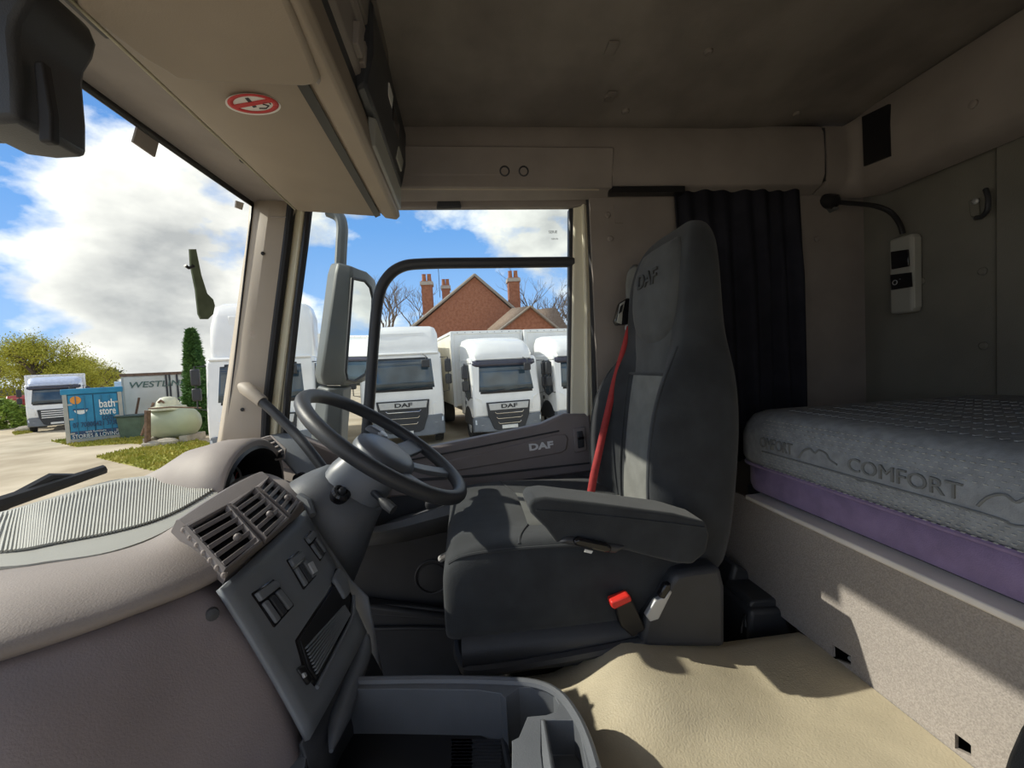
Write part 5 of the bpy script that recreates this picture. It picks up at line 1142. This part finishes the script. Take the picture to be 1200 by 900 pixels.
def shrub(name, label, c, r, n, m, seed, ls=.14, cat='shrub', cone=False):
    rnd = random.Random(seed); lb = MB(); c = Vector(c)
    for i in range(n):
        a = rnd.uniform(0, 2 * pi); t = rnd.random(); h = rnd.random()
        k = (1 - h) ** .5 * (.55 + .45 * rnd.random()) if cone else sqrt(max(0, 1 - h * h)) * (.6 + .4 * rnd.random())
        k *= 1 + .18 * sin(5 * a + 7 * h)
        p = c + Vector((r[0] * k * cos(a), r[1] * k * sin(a), r[2] * h)); s = ls * rnd.uniform(.6, 1.4)
        u = Vector((cos(a) + rnd.gauss(0, .5), sin(a) + rnd.gauss(0, .5), rnd.gauss(.1, .5))).normalized(); v = u.orthogonal().normalized()
        lb.add([p - u * s, p + v * s * .5, p + u * s * 1.4, p - v * s * .5], [(0, 1, 2, 3)])
    rt = thing(name, label, cat, tuple(c))
    mk('foliage', lb, m, rt, kind='stuff'); mk('stem', MB().tube([c, c + Vector((0, 0, r[2] * .7))], [.08, .03], 6), bark, rt)
    return rt
for i, (px, Y, r, h, lab_) in enumerate(((-4, 31, 1.3, 1.9, 'green bramble bush left of the far lorry under the willow'), (-70, 33, 1.7, 1.8, 'green bush at the very edge of the windscreen view'),)):
    shrub('bush', lab_, gpt(px, Y), (r, 1.6, h), 2600, shrub_m, 20 + i)
shrub('willow_thicket', 'low yellow-green willow thicket along the ground behind the far lorry', gpt(18, 56), (13, 2.0, 5.2), 14000, willow_m, 77, .14)
cf = shrub('conifer', 'tall dark green conifer between the white box and the lorry', gpt(231, 20.5), (.52, .52, hgt(228, 386, 20.5)), 9000, conif_m, 31, .12, 'tree', True)
tree('bare_tree', 'bare winter tree behind the house, left of its chimneys', gpt(478, 40), hgt(470, 326, 40), 1.0, 11, 6, None, 0, bm=twig, r0=.22, trunk=.24)
tree('bare_tree', 'bare winter tree rising right of the tall chimney', gpt(640, 38), hgt(640, 316, 38), 1.05, 15, 6, None, 0, bm=twig, r0=.24, trunk=.24, first=4)
tree('bare_tree', 'bare winter tree partly cut off by the window post', gpt(670, 52), hgt(670, 336, 52), 1.0, 21, 6, None, 0, bm=twig, r0=.2, trunk=.24)
for px, py, w_, lb_ in ((129, 433, 3.0, 'small grey distant tree above the blue container'), (118, 440, 2.0, 'tiny dark distant tree left of the grey one')):
    tree('distant_tree', lb_, gpt(px, 70 if px > 120 else 110), hgt(px, py, 70 if px > 120 else 110), .9, 40 + px, 5, fartree, 1500, .35, fartree, .25, 0, .22)
mk('far_hedge', MB().loft([[Vector((x, 90 + 6 * sin(x * .07), GZ)), Vector((x, 90 + 6 * sin(x * .07), GZ + 2.6 + .8 * sin(x * .4) + .5 * sin(x * 1.3)))] for x in [-130 + 2.0 * i for i in range(130)]]), fartree, label='long low hedge line closing the far side of the yard', cat='hedge', solid=1.0)
# ------------------------------------------------------------------ the cab's own mirror and wiper outside the glass
wm = thing('wing_mirror', 'tall grey wing mirror on its arm outside the driver door', 'mirror', tuple(q(400, 480, 1.75)))
MY = 1.72
mk('arm', MB().tube(curve_pts([q(385, 248, MY + .05), q(397, 254, MY + .04), q(401, 266, MY + .03), q(400, 290, MY + .02), q(398, 330, MY)], 5), .022, 10), greyp, wm)
mk('housing', MB().loft([[q(388, 309, MY + .02), q(396, 307, MY - .05), q(412, 312, MY - .06), q(430, 318, MY - .0), q(439, 328, MY + .08), q(436, 325, MY + .22), q(400, 309, MY + .22)],
                         [q(384, 322, MY + .02), q(393, 320, MY - .06), q(412, 324, MY - .07), q(432, 327, MY), q(441, 337, MY + .10), q(440, 335, MY + .26), q(395, 320, MY + .24)],
                         [q(374, 400, MY + .02), q(382, 398, MY - .06), q(407, 400, MY - .07), q(432, 395, MY), q(441, 395, MY + .10), q(441, 395, MY + .26), q(385, 398, MY + .24)],
                         [q(369, 438, MY + .02), q(376, 440, MY - .05), q(404, 441, MY - .06), q(426, 440, MY), q(434, 436, MY + .10), q(434, 436, MY + .26), q(380, 438, MY + .24)],
                         [q(372, 449, MY + .02), q(380, 452, MY - .03), q(402, 452, MY - .04), q(424, 449, MY), q(430, 445, MY + .08), q(430, 444, MY + .22), q(384, 449, MY + .2)]], True, True), greyp, wm, angle=40, bevel=.008)
mg = [q(413, 326, MY - .078), q(427, 329, MY - .035), q(434, 337, MY + .0), q(437, 350, MY + .0), q(434, 420, MY - .02), q(429, 438, MY - .035), q(415, 447, MY - .07), q(407, 445, MY - .082), q(405, 436, MY - .085)]
gp0 = sum(mg, Vector()) / len(mg)
gn = Vector((.85, -.527, -.02)).normalized()
gu = Vector((0, 0, 1)); gw_ = gn.cross(gu)
face = []
for p in mg:                     # lay the outline on one flat plane
    d = p.normalized(); face.append(d * (gp0.dot(gn) / d.dot(gn)))
mk('mirror_glass', MB().slab(face, -gn * .004), mirrorm, wm)
mk('glass_surround', MB().tube(face + [face[0]], .006, 6), tdark, wm)
mk('lower_housing', MB().loft([[q(372, 452, MY + .02), q(384, 455, MY - .05), q(402, 455, MY - .05), q(412, 452, MY + .05), q(395, 452, MY + .2)], [q(366, 500, MY + .02), q(380, 502, MY - .06), q(400, 502, MY - .06), q(408, 500, MY + .05), q(390, 500, MY + .2)], [q(358, 560, MY + .02), q(378, 565, MY - .06), q(398, 565, MY - .06), q(405, 560, MY + .05), q(390, 560, MY + .2)]], True, True), greyp, wm, angle=40, bevel=.008)
wp_ = thing('windscreen_wiper', 'black wiper blade lying at the foot of the windscreen', 'wiper', tuple(onglass(60, 570, -.03)))
wa, wb1 = onglass(-40, 604, -.05), onglass(122, 550, -.06)
mk('blade', MB().tube([wa, wb1], [.018, .012], 8), blackp, wp_)
mk('arm', MB().tube([wa + Vector((.0, 0, -.02)), wa.lerp(wb1, .6) + Vector((-.01, 0, .018)), wa.lerp(wb1, .8)], [.016, .012, .008], 8), blackp, wp_)
